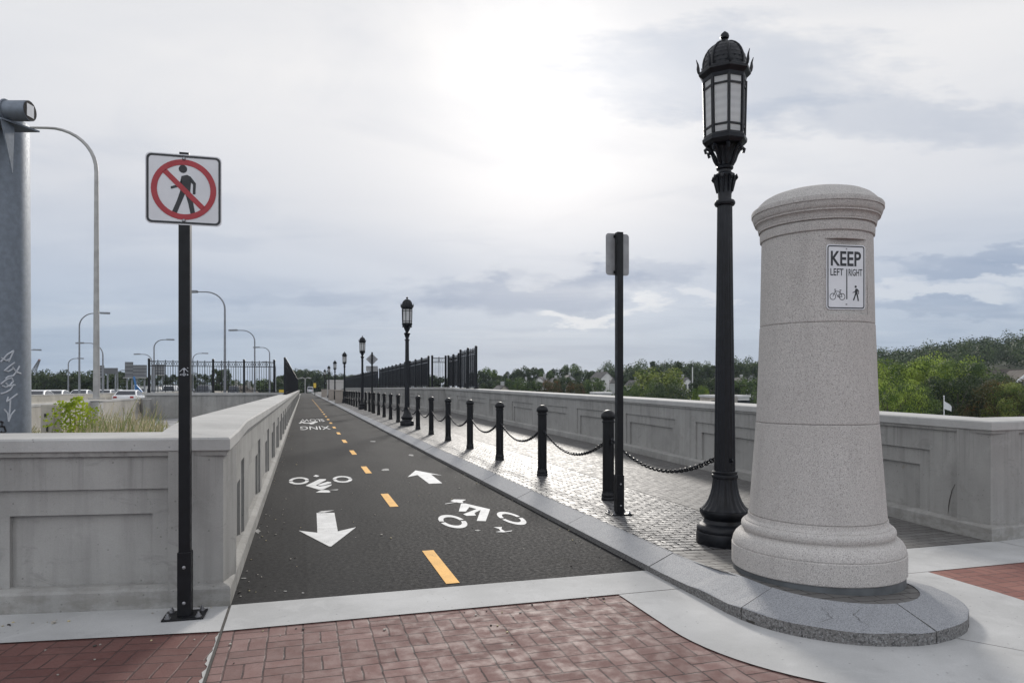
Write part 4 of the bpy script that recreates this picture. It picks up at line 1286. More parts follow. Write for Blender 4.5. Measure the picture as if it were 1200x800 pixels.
cm0 = chain_mesh(50, STEP - .21, .25, 'chain'); cm1 = chain_mesh(40, STEP - .21, .27, 'chain', 6, 4)
for k in range(ROW - 1):
    o = bpy.data.objects.new('chain', cm0 if k < 8 else cm1); COL.objects.link(o)
    y = LY0 + STEP * k
    z0 = walk_h(LX, y) + (.785 if k % 8 == 0 else .727)
    o.location = (LX, y + .105, z0)
    def nm(i): return (f'the {words[i // 8]} row lamp' if i % 8 == 0 else f'the {words[i - i // 8 - 1]} row bollard')
    tag(o, f'black chain from {nm(k)} to {nm(k + 1)}', 'chain', 'black chains between bollards')


# ------------------------------------------------------------------ iron fences
def iron_fence(name, A, B, z, h, label, bays, group=None, ring=True, skip_post=()):
    A = Vector((*A, z)); B = Vector((*B, z)); L = (B - A).length; d = (B - A) / L
    rt = thing(name, A, label, 'fence', group, math.atan2(d.y, d.x))
    bl = L / bays
    post = MB(); post.box(-.05, .05, -.05, .05, 0, h); post.lathe([(.068, h), (.072, h + .012), (.04, h + .05), (.015, h + .06)], 8); post.box(-.085, .085, -.085, .085, 0, .03)
    pm = post.mesh('post', 'black_iron')
    pb = MB()
    x0, x1 = .05, bl - .05
    for zz_ in (.10, h - .09, h - .32): pb.box(x0, x1, -.018, .018, zz_ - .018, zz_ + .018)
    nthin = max(6, int(bl / .115))
    for i in range(1, nthin):
        x = x0 + (x1 - x0) * i / nthin
        big = i % 3 == 0
        w = .016 if big else .009
        zt_ = h - .02 if big else h - .32
        pb.box(x - w, x + w, -w, w, .03 if big else .10, zt_)
        if ring:
            r_ = .055
            pb.tube([(x + r_ * math.cos(2 * PI * q / 8), 0, h - .205 + r_ * 1.3 * math.sin(2 * PI * q / 8)) for q in range(8)], .010, 4, closed=True)
    bm_ = pb.mesh('picket_panel', 'black_iron')
    for i in range(bays + 1):
        o = bpy.data.objects.new('post', pm); COL.objects.link(o); o.parent = rt; o.location = (bl * i, 0, 0)
        if i < bays:
            o = bpy.data.objects.new('picket_panel', bm_); COL.objects.link(o); o.parent = rt; o.location = (bl * i, 0, 0)
    return rt


FG = 'black iron picket fences on the concrete walls'
RX = 6.27 + .25
iron_fence('iron_fence', (7.45, 30.4), (7.45, 33.6), 1.215 + wall_rise(31), 1.88, 'taller short iron fence section on the wall beside the bollards', 2, FG)
iron_fence('iron_fence', (7.45, 34.0), (7.45, 36.6), 1.61, 1.66, 'short iron fence section stepping down behind the tall one', 2, FG)
iron_fence('iron_fence', (7.35, 36.85), (6.62, 36.85), 1.61, 1.66, 'single narrow iron fence panel facing the viewer where the wall steps in', 1, FG)
iron_fence('iron_fence', (RX, 37.4), (RX, 62.6), 1.61, 1.66, 'long black iron fence on the bridge wall before the gap', 11, FG)
iron_fence('iron_fence', (RX, 64.2), (RX, 119), 1.61, 1.66, 'far black iron fence on the bridge wall beyond the gap', 22, FG)
iron_fence('iron_fence', (-.80, 34.0), (-.80, 119), 1.26, 1.68, 'black iron fence along the far part of the left parapet', 34, FG)

# cross wall of the pit on the left, with its fence
cw = thing('retaining_wall', (-7.3, 37.25, 0), 'grey concrete cross wall under the iron fence, left of the path', 'wall')
mb = MB(); mb.box(0, 6.3, 0, .45, -.3, 1.22); mb.build('wall', 'wall_concrete', cw)
mb = MB(); mb.box(-.06, 6.36, -.07, .55, 1.222, 1.34); mb.build('coping', 'cap_concrete', cw)
iron_fence('iron_fence', (-7.15, 37.4), (-1.4, 37.4), 1.342, 1.62, 'see-through iron fence crossing left of the path on a grey wall', 4, FG)


# ------------------------------------------------------------------ left: pit, highway, gantry, lamps, vehicles
mb = MB(); mb.poly([(-7.2, 6.5), (-1.0, 5.6), (-1.0, 37.2), (-7.2, 37.2)], .10); structure(mb, 'pit_floor', 'gravel_grey', fix=False)
mb = MB(); mb.poly([(-30, 8), (-7.25, 6.5), (-7.25, 260), (-30, 260)][::-1], -.05); o = structure(mb, 'highway', 'highway_grey', fix=True)
for p in o.data.polygons:
    if p.normal.z < 0: p.flip()
grid_sheet(spaced([(-7.15, -1.05, 10)]), spaced([(6.7, 22, 20)]), lambda x, y: .12 + .34 * sm((x + 7.5) / 1.0) * sm((21 - y) / 5) * sm((-1.1 - x) / .6), 'grass_bank', 'soil')


def barrier(x, y0, y1, zt_, zb_, name, label, w=.5):
    rt = thing(name, (x, y0, zb_), label, 'barrier', 'concrete highway barriers')
    h = zt_ - zb_
    mb = MB(); mb.sweep([(-w / 2, 0), (-w / 2, .10), (-w * .26, .34), (-w * .18, h - .08), (w * .18, h - .08), (w * .26, .34), (w / 2, .10), (w / 2, 0)], [(0, 0, 0), (0, y1 - y0, 0)], [(1, 0)] * 2); mb.build('barrier_body', 'barrier_concrete', rt)
    mb = MB(); mb.sweep([(-w * .21, h - .079), (-w * .21, h - .01), (-w * .17, h), (w * .17, h), (w * .21, h - .01), (w * .21, h - .079)], [(0, 0, 0), (0, y1 - y0, 0)], [(1, 0)] * 2); mb.build('cap', 'cap_concrete', rt)


barrier(-7.45, 10.5, 60, 1.10, .05, 'highway_barrier', 'pale concrete barrier at the near highway edge, carrying the tall grey lamp')
barrier(-16.2, 16, 230, 1.16, .36, 'highway_barrier', 'long tan median barrier across the highway, cars beyond it')
mb = MB(); mb.box(-.32, .32, -.32, .32, 0, 1.06)
bpth = thing('barrier_pier', (-7.42, 28.8, .02), 'square pale concrete pier under the tall grey highway lamp', 'pier'); mb.build('pier_block', 'cap_concrete', bpth, bevel=.015)
mb = MB(); mb.box(-.36, .36, -.36, .36, 1.062, 1.10); mb.build('pier_cap', 'cap_concrete', bpth)

# end pillar by the cross wall
cp_ = thing('wall_pillar', (-7.05, 36.4, 0), 'small square concrete pillar at the corner of the cross wall', 'pillar')
mb = MB(); mb.box(-.14, .14, -.2, .2, -.1, 1.02); mb.build('pillar_block', 'wall_concrete', cp_, bevel=.01)
mb = MB(); mb.box(-.16, .16, -.22, .22, 1.022, 1.07); mb.build('pillar_cap', 'cap_concrete', cp_)


def highway_lamp(px, ytop, ybase, zc, arm_px, label, mat_='far_lamp_grey', base_z=None, droop=0.0, rad=.12):
    b = at(px, ybase, zc); t = at(px, ytop, zc)
    z0 = base_z if base_z is not None else .36
    H = t.z - z0
    L = (arm_px - px) * zc / FPX
    rt = thing('highway_lamp', (b.x, b.y, z0), label, 'highway lamp', 'curved-arm lamps along the highway', -PSI)
    a = abs(L); sg = 1 if L > 0 else -1
    rise = min(a * .55, H * .3)
    pts = [(0, 0, 0), (0, 0, H * .4), (0, 0, H - rise)]
    rr = [rad, rad * .8, rad * .62]
    for i in range(1, 11):
        an = PI / 2 * i / 10; pts.append((sg * a * .62 * (1 - math.cos(an)), 0, H - rise + rise * math.sin(an) - .0)); rr.append(rad * (.62 - .022 * i))
    pts.append((sg * a, 0, H + droop)); rr.append(rad * .36)
    mb = MB(); mb.tube(pts[:3], rr[:3], 10); mb.build('pole', mat_, rt, 40)
    mb = MB(); mb.tube(pts[2:], rr[2:], 8); arm = mb.build('arm', mat_, rt, 40)
    mb = MB(); w = .5
    mb.prism([(sg * (a - .25), -.14, H + droop - .05), (sg * (a + w), -.17, H + droop - .07), (sg * (a + w + .12), 0, H + droop - .07), (sg * (a + w), .17, H + droop - .07), (sg * (a - .25), .14, H + droop - .05)], (0, 0, .15))
    mb.build('lamp_head', mat_, arm)
    mb = MB(); mb.box(-rad * 1.7, rad * 1.7, -rad * 1.7, rad * 1.7, 0, .05); mb.build('base_plate', mat_, rt)
    return rt


t113 = at(113, 470, 27.6)
highway_lamp(113, 150, 470, 27.6, 20, 'tall near grey highway lamp whose arm reaches behind the gantry column', 'lamp_grey', 1.12, .02, .125)
for spec in ((93, 367, 462, 62, 121, 'highway lamp left of the tall near one, arm reaching right'),
             (120.5, 402, 459, 75, 95, 'highway lamp right behind the tall near pole, arm reaching left'),
             (80, 420, 461, 95, 93, 'low distant highway lamp at the far left, arm to the right'),
             (27, 410, 461, 75, 42, 'highway lamp whose arm shows past the gantry column'),
             (263.5, 342, 459, 48, 227, 'highway lamp rising behind the iron fence middle, arm reaching left past the signpost'),
             (298.5, 387, 459, 68, 275, 'highway lamp behind the right end of the iron fence, long arm left'),
             (180.5, 398, 459, 78, 198, 'highway lamp behind the left fence end, arm to the right'),
             (178, 415, 459, 92, 162, 'highway lamp crossing the one at the fence corner, arm to the left'),
             (226, 414, 459, 100, 239, 'thin distant highway lamp just right of the no-pedestrians post'),
             (316, 407, 459, 92, 302, 'distant highway lamp between fence end and path fence, upper arm'),
             (323, 424, 459, 125, 311, 'smallest highway lamp before the path fence, lower arm'),
             (138, 434, 459, 120, 144, 'short distant highway lamp between the dark sign boards')):
    px, yt, yb, zc, ap, lab = spec
    highway_lamp(px, yt, yb, zc, ap, lab, rad=.10 if zc < 70 else .115)

# gantry column with graffiti
GC = at(-17, 455, 8.9); GR = .475
gt = thing('gantry_column', (GC.x, GC.y, .15), 'massive galvanised steel gantry column with white graffiti at the left edge', 'gantry')
mb = MB(); mb.lathe([(GR + .02, 0), (GR + .01, 1), (GR - .005, 4.82), (GR - .04, 4.84)], 64); col_ = mb.build('column', 'galvanised', gt, 40)
ax = Vector((CP, -SP, 0))      # beam direction (to the right in the photograph), level
fy = Vector((SP, CP, 0))
zt0 = EYE + (HOR - 129) * 8.45 / FPX - .15
rr_ = .122
mb = MB()
cen = -fy * .42
p0, p1 = cen - ax * 4.0, cen + ax * .86
ring_o, ring_i = [], []
mb.tube([p0 + Vector((0, 0, zt0)), p1 + Vector((0, 0, zt0))], rr_, 24)
beam = mb.build('beam', 'galvanised', gt, 40)
mb = MB()
for i in range(24):
    pass
mb.tube([p1 + ax * .001 + Vector((0, 0, zt0)), p1 + ax * .004 + Vector((0, 0, zt0))], rr_ * .93, 24, mi=0); mb.build('end_hole', 'joint_dark', beam)
mb = MB(); q = p1 + ax * .006 + Vector((0, 0, zt0)); mb.bar(q - Vector((0, 0, rr_ * .62)), q + Vector((0, 0, rr_ * .62)), .12, .004, up=tuple(ax)); mb.build('end_plate', 'sign_white', beam)
mb = MB(); q = cen + ax * .58 + Vector((0, 0, zt0)); mb.tube([q + (fy * math.cos(2 * PI * k / 20) + Vector((0, 0, 1)) * math.sin(2 * PI * k / 20)) * (rr_ + .008) for k in range(20)], .012, 6, closed=True); mb.build('clamp', 'galvanised', beam, 40)
mb = MB()
zb_ = zt0 - rr_ - .012
mb.prism([cen * .3 - ax * .5 + Vector((0, 0, zb_)), cen * 1.35 - ax * .5 + Vector((0, 0, zb_)), cen * 1.35 + ax * .62 + Vector((0, 0, zb_)), cen * .3 + ax * .78 + Vector((0, 0, zb_))], (0, 0, -.02))
for a_ in (.30, .60):
    b_ = cen * .95 + ax * a_
    mb.prism([b_ - fy * .16 + Vector((0, 0, zb_ - .02)), b_ + fy * .06 + Vector((0, 0, zb_ - .02)), b_ + fy * .03 + Vector((0, 0, zb_ - .62))], tuple(ax * .015))
mb.build('bracket', 'galvanised', gt)


def on_column(px, py):
    t = (px - 600) / FPX; dx, dy = t * CP + SP, -t * SP + CP
    a = dx * dx + dy * dy; b = -(dx * GC.x + dy * GC.y); c = GC.x ** 2 + GC.y ** 2 - (GR + .012) ** 2
    D = b * b - a * c
    if D < 0: D = 0
    zc = (-b - math.sqrt(D)) / a
    return Vector((dx * zc, dy * zc, EYE + (HOR - py) * zc / FPX)) - Vector((GC.x, GC.y, .15))


def strokes(name, mat_, lines, w):
    mb = MB()
    for ln in lines:
        P = []
        for (x0, y0), (x1, y1) in zip(ln, ln[1:]):
            for k in range(4): P.append((x0 + (x1 - x0) * k / 4, y0 + (y1 - y0) * k / 4))
        P.append(ln[-1]); mb.tube([on_column(x * .1626, 380 + y * .1626) for x, y in P], w, 5)
    mb.build(name, mat_, col_, 60)


strokes('graffiti', 'graffiti_white', [[(5, 270), (55, 215), (98, 190)], [(98, 190), (78, 235), (62, 270)], [(10, 240), (45, 262), (70, 250)], [(105, 275), (70, 300), (30, 335), (62, 338), (95, 318)], [(90, 305), (120, 345), (150, 355)], [(140, 300), (118, 340), (95, 370), (60, 375), (40, 390)],
                                        [(5, 430), (50, 395), (85, 385), (95, 410), (70, 440), (40, 452), (15, 440)], [(40, 420), (65, 445), (110, 435)], [(100, 430), (75, 470), (40, 490), (5, 500)], [(125, 500), (85, 530), (48, 555)], [(60, 520), (48, 555), (75, 545), (72, 600), (62, 700)], [(30, 610), (55, 640), (62, 700)], [(108, 615), (80, 650), (62, 700)]], .010)
strokes('dark_graffiti', 'sign_black', [[(0, 700), (20, 705), (12, 725)], [(2, 735), (30, 735), (42, 770), (20, 782), (5, 770)]], .012)
mb = MB(); mb.lathe([(.66, 0), (.66, .05), (GR, .052)], 32); mb.build('base_flange', 'galvanised', gt, 40)

# concrete post with a vine over it, rough grass behind the end wall
v = at(60.5, 455, 14.5)
gpst = thing('guardrail_post', (v.x, v.y, .3), 'weathered stubby concrete end post beside the leafy vine', 'post', rz=-PSI)
mb = MB(); mb.box(-.14, .14, -.14, .14, 0, .92); mb.build('post_block', 'barrier_concrete', gpst, bevel=.02)
mb = MB(); mb.box(-.19, -.14, -.05, .05, .66, .72); mb.box(-.012, .02, -.155, -.14, .36, .50); mb.box(-.05, -.01, -.16, -.14, .66, .73); mb.build('bracket', 'sign_black', gpst)


def leaf(mb, c, n, up, L, W, mi=0):
    n = n.normalized(); t = up - n * up.dot(n)
    if t.length < 1e-3: t = Vector((1, 0, 0)) - n * n.x
    t.normalize(); s_ = n.cross(t)
    mb.add([c - t * L * .5, c + s_ * W * .5 - t * L * .05, c + t * L * .5, c - s_ * W * .5 - t * L * .05], [(0, 1, 2, 3)], mi)


rv = random.Random(11)
v = at(87, 455, 14.2)
vine = thing('vine', (v.x, v.y, .3), 'bright yellow-green leafy vine heaped over the concrete post', 'plant')
mb = MB()
for i in range(900):
    x = rv.gauss(0, .20); zmax = 1.02 - .8 * abs(x) ** 1.5 + .08 * math.sin(x * 17)
    z = zmax * (1 - rv.random() ** 1.8 * .95) ; y = rv.uniform(-.25, .25) - .1 * (1 - z)
    n_ = Vector((rv.gauss(0, .6), rv.gauss(-.7, .5), rv.gauss(.5, .4)))
    s_ = rv.uniform(.035, .075); leaf(mb, Vector((x, y, max(.03, z))), n_, Vector((rv.gauss(0, .5), 0, -1)), s_, s_ * .85)
mb.build('leaves', 'leaf_vine', vine, fix=False)
mb = MB()
for i in range(9):
    x = rv.gauss(0, .2); mb.tube([(x * .3, 0, 0), (x * .7, rv.uniform(-.1, .1), .4), (x, rv.uniform(-.1, .1), .85)], [.012, .008, .004], 5)
mb.build('stems', 'straw_green', vine)

mb = MB()
for i in range(2600):
    x = rv.uniform(-7.0, -1.25); y = rv.uniform(7.5, 21.5)
    clump = .5 + .5 * math.sin(x * 2.1 + 1) * math.sin(y * 1.3)
    zc_ = x * SP + y * CP; px = 600 + FPX * (x * CP - y * SP) / zc_
    tall = sm((px - 60) / 50) * (1 - sm((px - 178) / 25))
    h_ = (.16 + rv.random() * .18) + tall * (.15 + .62 * clump * rv.random() ** 1.6)
    if px > 205: h_ *= .5
    b = Vector((x, y, .42 if y < 17 else .3)); ln_ = Vector((rv.gauss(0, .16) + .05, rv.gauss(0, .16), 1)).normalized()
    w = .009; s_ = Vector((CP, -SP, 0)) * w
    m1 = b + ln_ * h_ * .6; t_ = b + ln_ * h_ + Vector((rv.gauss(.06, .08), rv.gauss(0, .06), 0)) * h_
    mi = 0 if rv.random() < .42 else 1
    mb.add([b - s_, b + s_, m1 + s_ * .8, m1 - s_ * .8], [(0, 1, 2, 3)], mi); mb.add([m1 - s_ * .8, m1 + s_ * .8, t_ + s_ * .3, t_ - s_ * .3], [(0, 1, 2, 3)], mi)
    if tall > .3 and rv.random() < .3:
        for q in range(4): leaf(mb, t_ + Vector((rv.gauss(0, .02), rv.gauss(0, .02), -q * .03)), Vector((rv.gauss(0, 1), -1, .3)), Vector((0, 0, 1)), .06, .012, 0)
tag(mb.build('rough_grass', ['straw', 'straw_green'], None, fix=False), 'rough straw-coloured grass behind the end wall', kind='stuff')


# vehicles
def make_car(name, label, body, van=False, loc=(0, 0, 0), rz=0.0):
    rt = thing(name, loc, label, 'van' if van else 'car', 'vehicles on the highway', rz)
    W = .9 if not van else 1.0
    if van:
        prof = [(-2.6, .35), (-2.6, 1.15), (-2.55, 2.0), (-2.45, 2.12), (1.0, 2.12), (1.35, 2.0), (1.95, 1.25), (2.55, 1.05), (2.62, .8), (2.6, .35)]
        glass = [(-.2, 1.28), (-.2, 1.9), (1.22, 1.9), (1.78, 1.28)]
    else:
        prof = [(-2.25, .35), (-2.28, .75), (-2.2, .95), (-1.65, 1.0), (-1.05, 1.38), (-.2, 1.46), (.45, 1.38), (1.15, .98), (2.05, .82), (2.25, .62), (2.25, .35)]
        glass = [(-1.5, 1.0), (-1.0, 1.33), (-.2, 1.40), (.42, 1.33), (1.0, 1.0)]
    top = max(z for _, z in prof); n_ = len(prof); mb = MB(); vs = []
    for sgn in (-1, 1):
        for y, z in prof: vs.append((sgn * W * (1 - .2 * sm((z - .95) / (top - .9))), y, z))
    fs = [tuple(range(n_)), tuple(range(n_, 2 * n_))[::-1]] + [(i, (i + 1) % n_, n_ + (i + 1) % n_, n_ + i) for i in range(n_)]
    mb.add(vs, fs); mb.build('body', body, rt, 35, bevel=.03)
    mb = MB()
    for sgn in (-1, 1): mb.add([(sgn * (W * (1 - .2 * sm((z - .95) / (top - .9))) + .012), y, z) for y, z in glass], [tuple(range(len(glass)))])
    zz_ = lambda z: W * (1 - .2 * sm((z - .95) / (top - .9))) - .10
    fr = ((1.95, 1.27), (1.37, 1.97)) if van else ((1.10, 1.01), (.50, 1.36)); bk = ((-2.612, 1.25), (-2.565, 1.95)) if van else ((-1.60, 1.03), (-1.10, 1.36))
    for (a, b), off in ((fr, .02), (bk, -.02)):
        mb.add([(-zz_(a[1]), a[0] + off, a[1] + .012), (zz_(a[1]), a[0] + off, a[1] + .012), (zz_(b[1]), b[0] + off, b[1] + .012), (-zz_(b[1]), b[0] + off, b[1] + .012)], [(0, 1, 2, 3)])
    mb.build('windows', 'window_glass', rt)
    for sx in (-1, 1):
        for sy in (-1.4, 1.4):
            mb = MB(); mb.tube([(sx * (W - .2), sy, .33), (sx * (W + .01), sy, .33)], .33, 16); wh = mb.build('wheel', 'tyre', rt, 40)
            mb = MB(); mb.tube([(sx * (W + .011), sy, .33), (sx * (W + .02), sy, .33)], .19, 12); mb.build('rim', 'sign_back', wh, 40)
        mb = MB(); e = 2.24 if not van else 2.60; mb.box(sx * W * .62 - .2, sx * W * .62 + .2, e, e + .03, .62, .76); mb.build('headlight', 'sign_white', rt)
        mb = MB(); e = -2.27 if not van else -2.61; mb.box(sx * W * .72 - .14, sx * W * .72 + .14, e - .025, e, .76, .92); mb.build('tail_light', 'tail_red', rt)
    return rt


def hw(px, zc, z=-.04): p = at(px, 455, zc); return (p.x, p.y, z)
RO = .36
car = make_car('car', 'white car heading away in front of the cross wall fence corner', 'car_white', False, hw(152, 62), 0)
put_copy(car, hw(65, 66), 'small white car in the second lane left of the tall lamp', rz=PI)
put_copy(car, hw(95, 80), 'white car seen between the left lamp poles', rz=PI)
put_copy(car, hw(43, 60), 'white car just right of the gantry column', rz=PI)
van = make_car('van', 'small white van behind the fence left of the sign post', 'car_white', True, hw(201, 120), 0)
if 0: put_copy(van, hw(201, 120), 'small white van behind the fence left of the sign post', rz=0)
c = put_copy(car, hw(123, 86), 'pale car beyond the tall lamp under the sign boards', rz=PI)
darkv = make_car('van', 'dark van behind the iron fence right of the signpost', 'car_dark', True, hw(239, 110), PI)
put_copy(darkv, hw(274, 150), 'dark distant van low behind the fence middle', rz=PI)
sv_ = make_car('car', 'silver car at the fence foot right of the signpost', 'car_silver', False, hw(222, 118), 0)
put_copy(car, hw(137, 100), 'white car half hidden left of the fence corner', rz=0)
put_copy(van, hw(363.5, 236, .0), 'white van at the far end of the bike path', rz=0)

# overhead sign boards seen from behind
def board(px0, px1, y0, y1, zc, label, mat_='board_back', strip=True):
    a, b = at(px0, y1, zc), at(px1, y0, zc); w = (px1 - px0) * zc / FPX
    rt = thing('highway_sign_board', (*(at((px0 + px1) / 2, 455, zc).xy), .3), label, 'highway sign', 'highway sign boards', -PSI)
    mb = MB(); mb.box(-w / 2, w / 2, -.04, .04, a.z - .3, b.z - .3); bd = mb.build('board', mat_, rt)
    mb = MB()
    for sx in (-.3, .3): mb.box(sx * w - .09, sx * w + .09, .05, .20, 0, b.z - .35)
    mb.build('legs', 'far_lamp_grey', rt)
    if strip:
        mb = MB(); mb.box(-w / 2, w / 2, -.5, -.045, a.z - .42, a.z - .30); mb.build('catwalk', 'lamp_grey', rt)
        mb = MB()
        for q in (.3, .55, .8): zz_ = a.z - .3 + (b.z - a.z) * q; mb.box(-w / 2, w / 2, -.09, -.041, zz_ - .05, zz_ + .05)
        mb.build('stiffeners', 'sign_back', bd)


board(115, 122, 428, 441, 98, 'dark narrow tall sign board behind the tall lamp pole')
board(122.5, 138, 431, 438, 98, 'dark low wide sign board right of the tall lamp', strip=False)
board(146.5, 156, 424, 442, 98, 'taller square part of the big grey sign board over the white car')
board(156.3, 172, 427.5, 442, 98, 'wide grey sign board left of the fence corner')
board(178, 193, 427, 439, 110, 'grey sign board seen through the fence left of the signpost')
board(302, 313, 452, 458, 200, 'teal highway sign seen through the fence right end', 'teal_sign', False)
board(330, 335.5, 450, 455, 210, 'small teal highway sign before the path fence', 'teal_sign', False)
board(327, 335, 456.5, 459.5, 160, 'low yellow board on the highway before the path fence', 'yellow_board', False)
bp = thing('leaning_post', (*at(158, 455, 85).xy, .3), 'leaning blue post beside the white car', 'post')
mb = MB(); mb.tube([(0, 0, 0), (.1, 0, 1.6), (-.1, 0, 2.7)], .12, 8); mb.tube([(.1, 0, 1.6), (1.1, .3, .3)], .15, 8); mb.build('post_tube', 'blue_paint', bp, 40)

# crane
v = at(36, 442, 190)
cr = thing('crane', (v.x, v.y, v.z - 8), 'small leaning lattice crane boom above the trees at the far left', 'crane', None, -PSI)
mb = MB(); L_ = Vector((10.5 * 190 / FPX, 0, 21 * 190 / FPX)); s_ = .55
c0, c1 = Vector((0, 0, 8)), Vector((0, 0, 8)) + L_
nn = Vector((-L_.z, 0, L_.x)).normalized()
for q in (-1, 1):
    for w in (-1, 1): mb.tube([c0 + nn * s_ * q + Vector((0, .4 * w, 0)), c1 + nn * .15 * q + Vector((0, .1 * w, 0))], .11, 5)
for k in range(9):
    a, b = k / 9, (k + 1) / 9; q = 1 if k % 2 else -1
    mb.tube([c0.lerp(c1, a) + nn * s_ * q * (1 - .7 * a), c0.lerp(c1, b) - nn * s_ * q * (1 - .7 * b)], .08, 4)
mb.build('boom', 'far_lamp_grey', cr)
mb = MB(); mb.tube([c0.lerp(c1, .93), c1], .22, 6); mb.build('boom_tip', 'red_paint', cr)
mb = MB(); mb.tube([c1, (L_.x * .15 + .9, 0, 8.2)], .05, 4); mb.build('cable', 'far_lamp_grey', cr)
mb = MB(); mb.box(-1.6, 1.2, -1.2, 1.2, 0, 2.6); mb.box(-.5, .5, -.5, .5, 2.6, 8.1); mb.build('cab', 'red_paint', cr)

# ------------------------------------------------------------------ stone piers at the kerb, pylon at the bridge's far end
def stone_pier(x0, x1, y0, y1, z0, z1, label, name='stone_pier', mat_='tan_granite', cap=.12):
    rt = thing(name, ((x0 + x1) / 2, (y0 + y1) / 2, z0), label, 'stone pier', 'granite piers on the walk')
    w, d = (x1 - x0) / 2, (y1 - y0) / 2
    mb = MB(); mb.box(-w, w, -d, d, -.1, z1 - z0 - cap); mb.build('pier_block', mat_, rt, bevel=.02)
    mb = MB(); mb.box(-w - .05, w + .05, -d - .05, d + .05, z1 - z0 - cap + .002, z1 - z0); mb.build('pier_cap', mat_, rt, bevel=.02)


stone_pier(2.98, 3.66, 68.6, 69.6, .15, 1.42, 'tan granite pier at the kerb, nearest of the three')
stone_pier(2.95, 3.55, 86, 87.2, .15, 1.42, 'tan granite pier at the kerb behind the nearest one')
stone_pier(2.95, 3.75, 118, 121, .15, 1.42, 'farthest tan granite pier at the end of the kerb')
stone_pier(4.2, 7.6, 126, 131, .15, 3.05, 'large pale granite pylon at the far end of the iron fence', 'stone_pylon', 'column_granite', .35)
v = at(369, 452, 150)
ws = thing('yellow_sign', (v.x, v.y, .0), 'tiny yellow warning sign near the far end of the path', 'road sign', None, -PSI)
mb = MB(); mb.box(-.06, .06, -.06, .06, 0, 3.2); mb.build('post', 'black_paint', ws)
mb = MB(); mb.box(-.28, .28, -.09, -.065, 1.7, 2.7); mb.build('sign_plate', 'yellow_board', ws)
v = at(357.5, 459, 215)
dl = thing('double_lamp', (v.x, v.y, 0), 'pale two-armed lamp standing beyond the path end', 'street lamp', None, -PSI)
mb = MB(); mb.tube([(0, 0, 0), (0, 0, 4.6)], .16, 6); mb.build('pole', 'lamp_grey', dl)
for q in (-1, 1):
    mb = MB(); mb.tube([(0, 0, 4.5), (q * .8, 0, 4.9), (q * 1.5, 0, 4.8)], .12, 6); mb.box(q * 1.5 - .4, q * 1.5 + .4, -.2, .2, 4.6, 4.82); mb.build('arm', 'lamp_grey', dl)


# ------------------------------------------------------------------ trees
def crown_mesh(seed, H, W, lobes, per, ls, name, z0=.18, conical=False, droop=0.0, big=1.0):
    r = random.Random(seed); mb = MB(); L = []
    for i in range(lobes):
        t = (i + .5) / lobes
        z = H * (z0 + (1 - z0) * (1 - (1 - t) ** 1.25)) * .94
        e = math.sqrt(max(.04, 1 - ((z / H - .52) / .52) ** 2)) if not conical else max(.06, 1.05 - z / H)
        an = i * 2.39996 + r.uniform(-.4, .4); rr = W * .5 * e * r.uniform(.55, 1.0)
        if conical: rr *= .7
        L.append((Vector((rr * math.cos(an), rr * math.sin(an), z)), big * W * (.19 if not conical else .13) * r.uniform(.75, 1.35) * (1.15 - .4 * z / H)))
    for c, q in L:
        for k in range(per):
            d = Vector((r.gauss(0, 1), r.gauss(0, 1), r.gauss(.25, 1))).normalized()
            rad = q * (r.random() ** .22)
            p = c + Vector((d.x * rad, d.y * rad, d.z * rad * .8))
            if droop: p.z -= droop * r.random() * q
            n_ = (d + Vector((r.gauss(0, .32), r.gauss(0, .32), r.gauss(0, .32))))
            s_ = ls * r.uniform(.6, 1.35)
            leaf(mb, p, n_, Vector((r.gauss(0, 1), r.gauss(0, 1), r.gauss(-droop * 2, 1))), s_, s_ * (.75 - .3 * bool(droop)))
    me = mb.mesh(name, 'leaf_dark', None, fix=False)
    tb = MB(); tb.tube([(0, 0, -.5), (.05, 0, H * .25), (0, .08, H * .5), (.05, 0, H * .82)], [.028 * H, .022 * H, .014 * H, .004 * H], 7)
    for c, q in L[::2]:
        s0 = Vector((0, 0, max(H * .16, c.z * .55))); tb.tube([s0, s0.lerp(c, .55) + Vector((0, 0, .03 * H)), c], [.009 * H, .006 * H, .002 * H], 5)
    return me, tb.mesh('trunk', 'bark', 50)


FAR = [crown_mesh(3 + i, 10, w, 26, 210, .46, 'crown', z0=.04) for i, w in enumerate((8.5, 10.5, 7.0, 12))]
NEAR = [crown_mesh(30 + i, 10, w, 26, 430, .30, 'crown', z0=.04, droop=.1, big=.95) for i, w in enumerate((10, 12, 9))]
CON = [crown_mesh(60, 10, 4.8, 26, 70, .5, 'crown', z0=.1, conical=True)]


def tree(px, ytop, zc, proto, leafm, label, cat='tree', name='tree', wide=1.0, group=None):
    p = at(px, 455, zc); g = land_h(p.x, p.y)
    if p.x < -1.2 and p.x > -55: g = min(g, .3)
    zt_ = EYE + (HOR - ytop) * zc / FPX
    k = (zt_ - g) / 9.6
    rt = thing(name, (p.x, p.y, g), label, cat, group, rnd.uniform(0, 6.28)); rt.scale = (k * wide, k * wide, k)
    for nm_, me, m_ in (('crown', proto[0], leafm), ('trunk', proto[1], 'bark')):
        o = bpy.data.objects.new(nm_, me); COL.objects.link(o); o.parent = rt
        o.material_slots[0].link = 'OBJECT'; o.material_slots[0].material = MATS[m_]
    return rt


GR_R = 'trees beyond the right parapet'
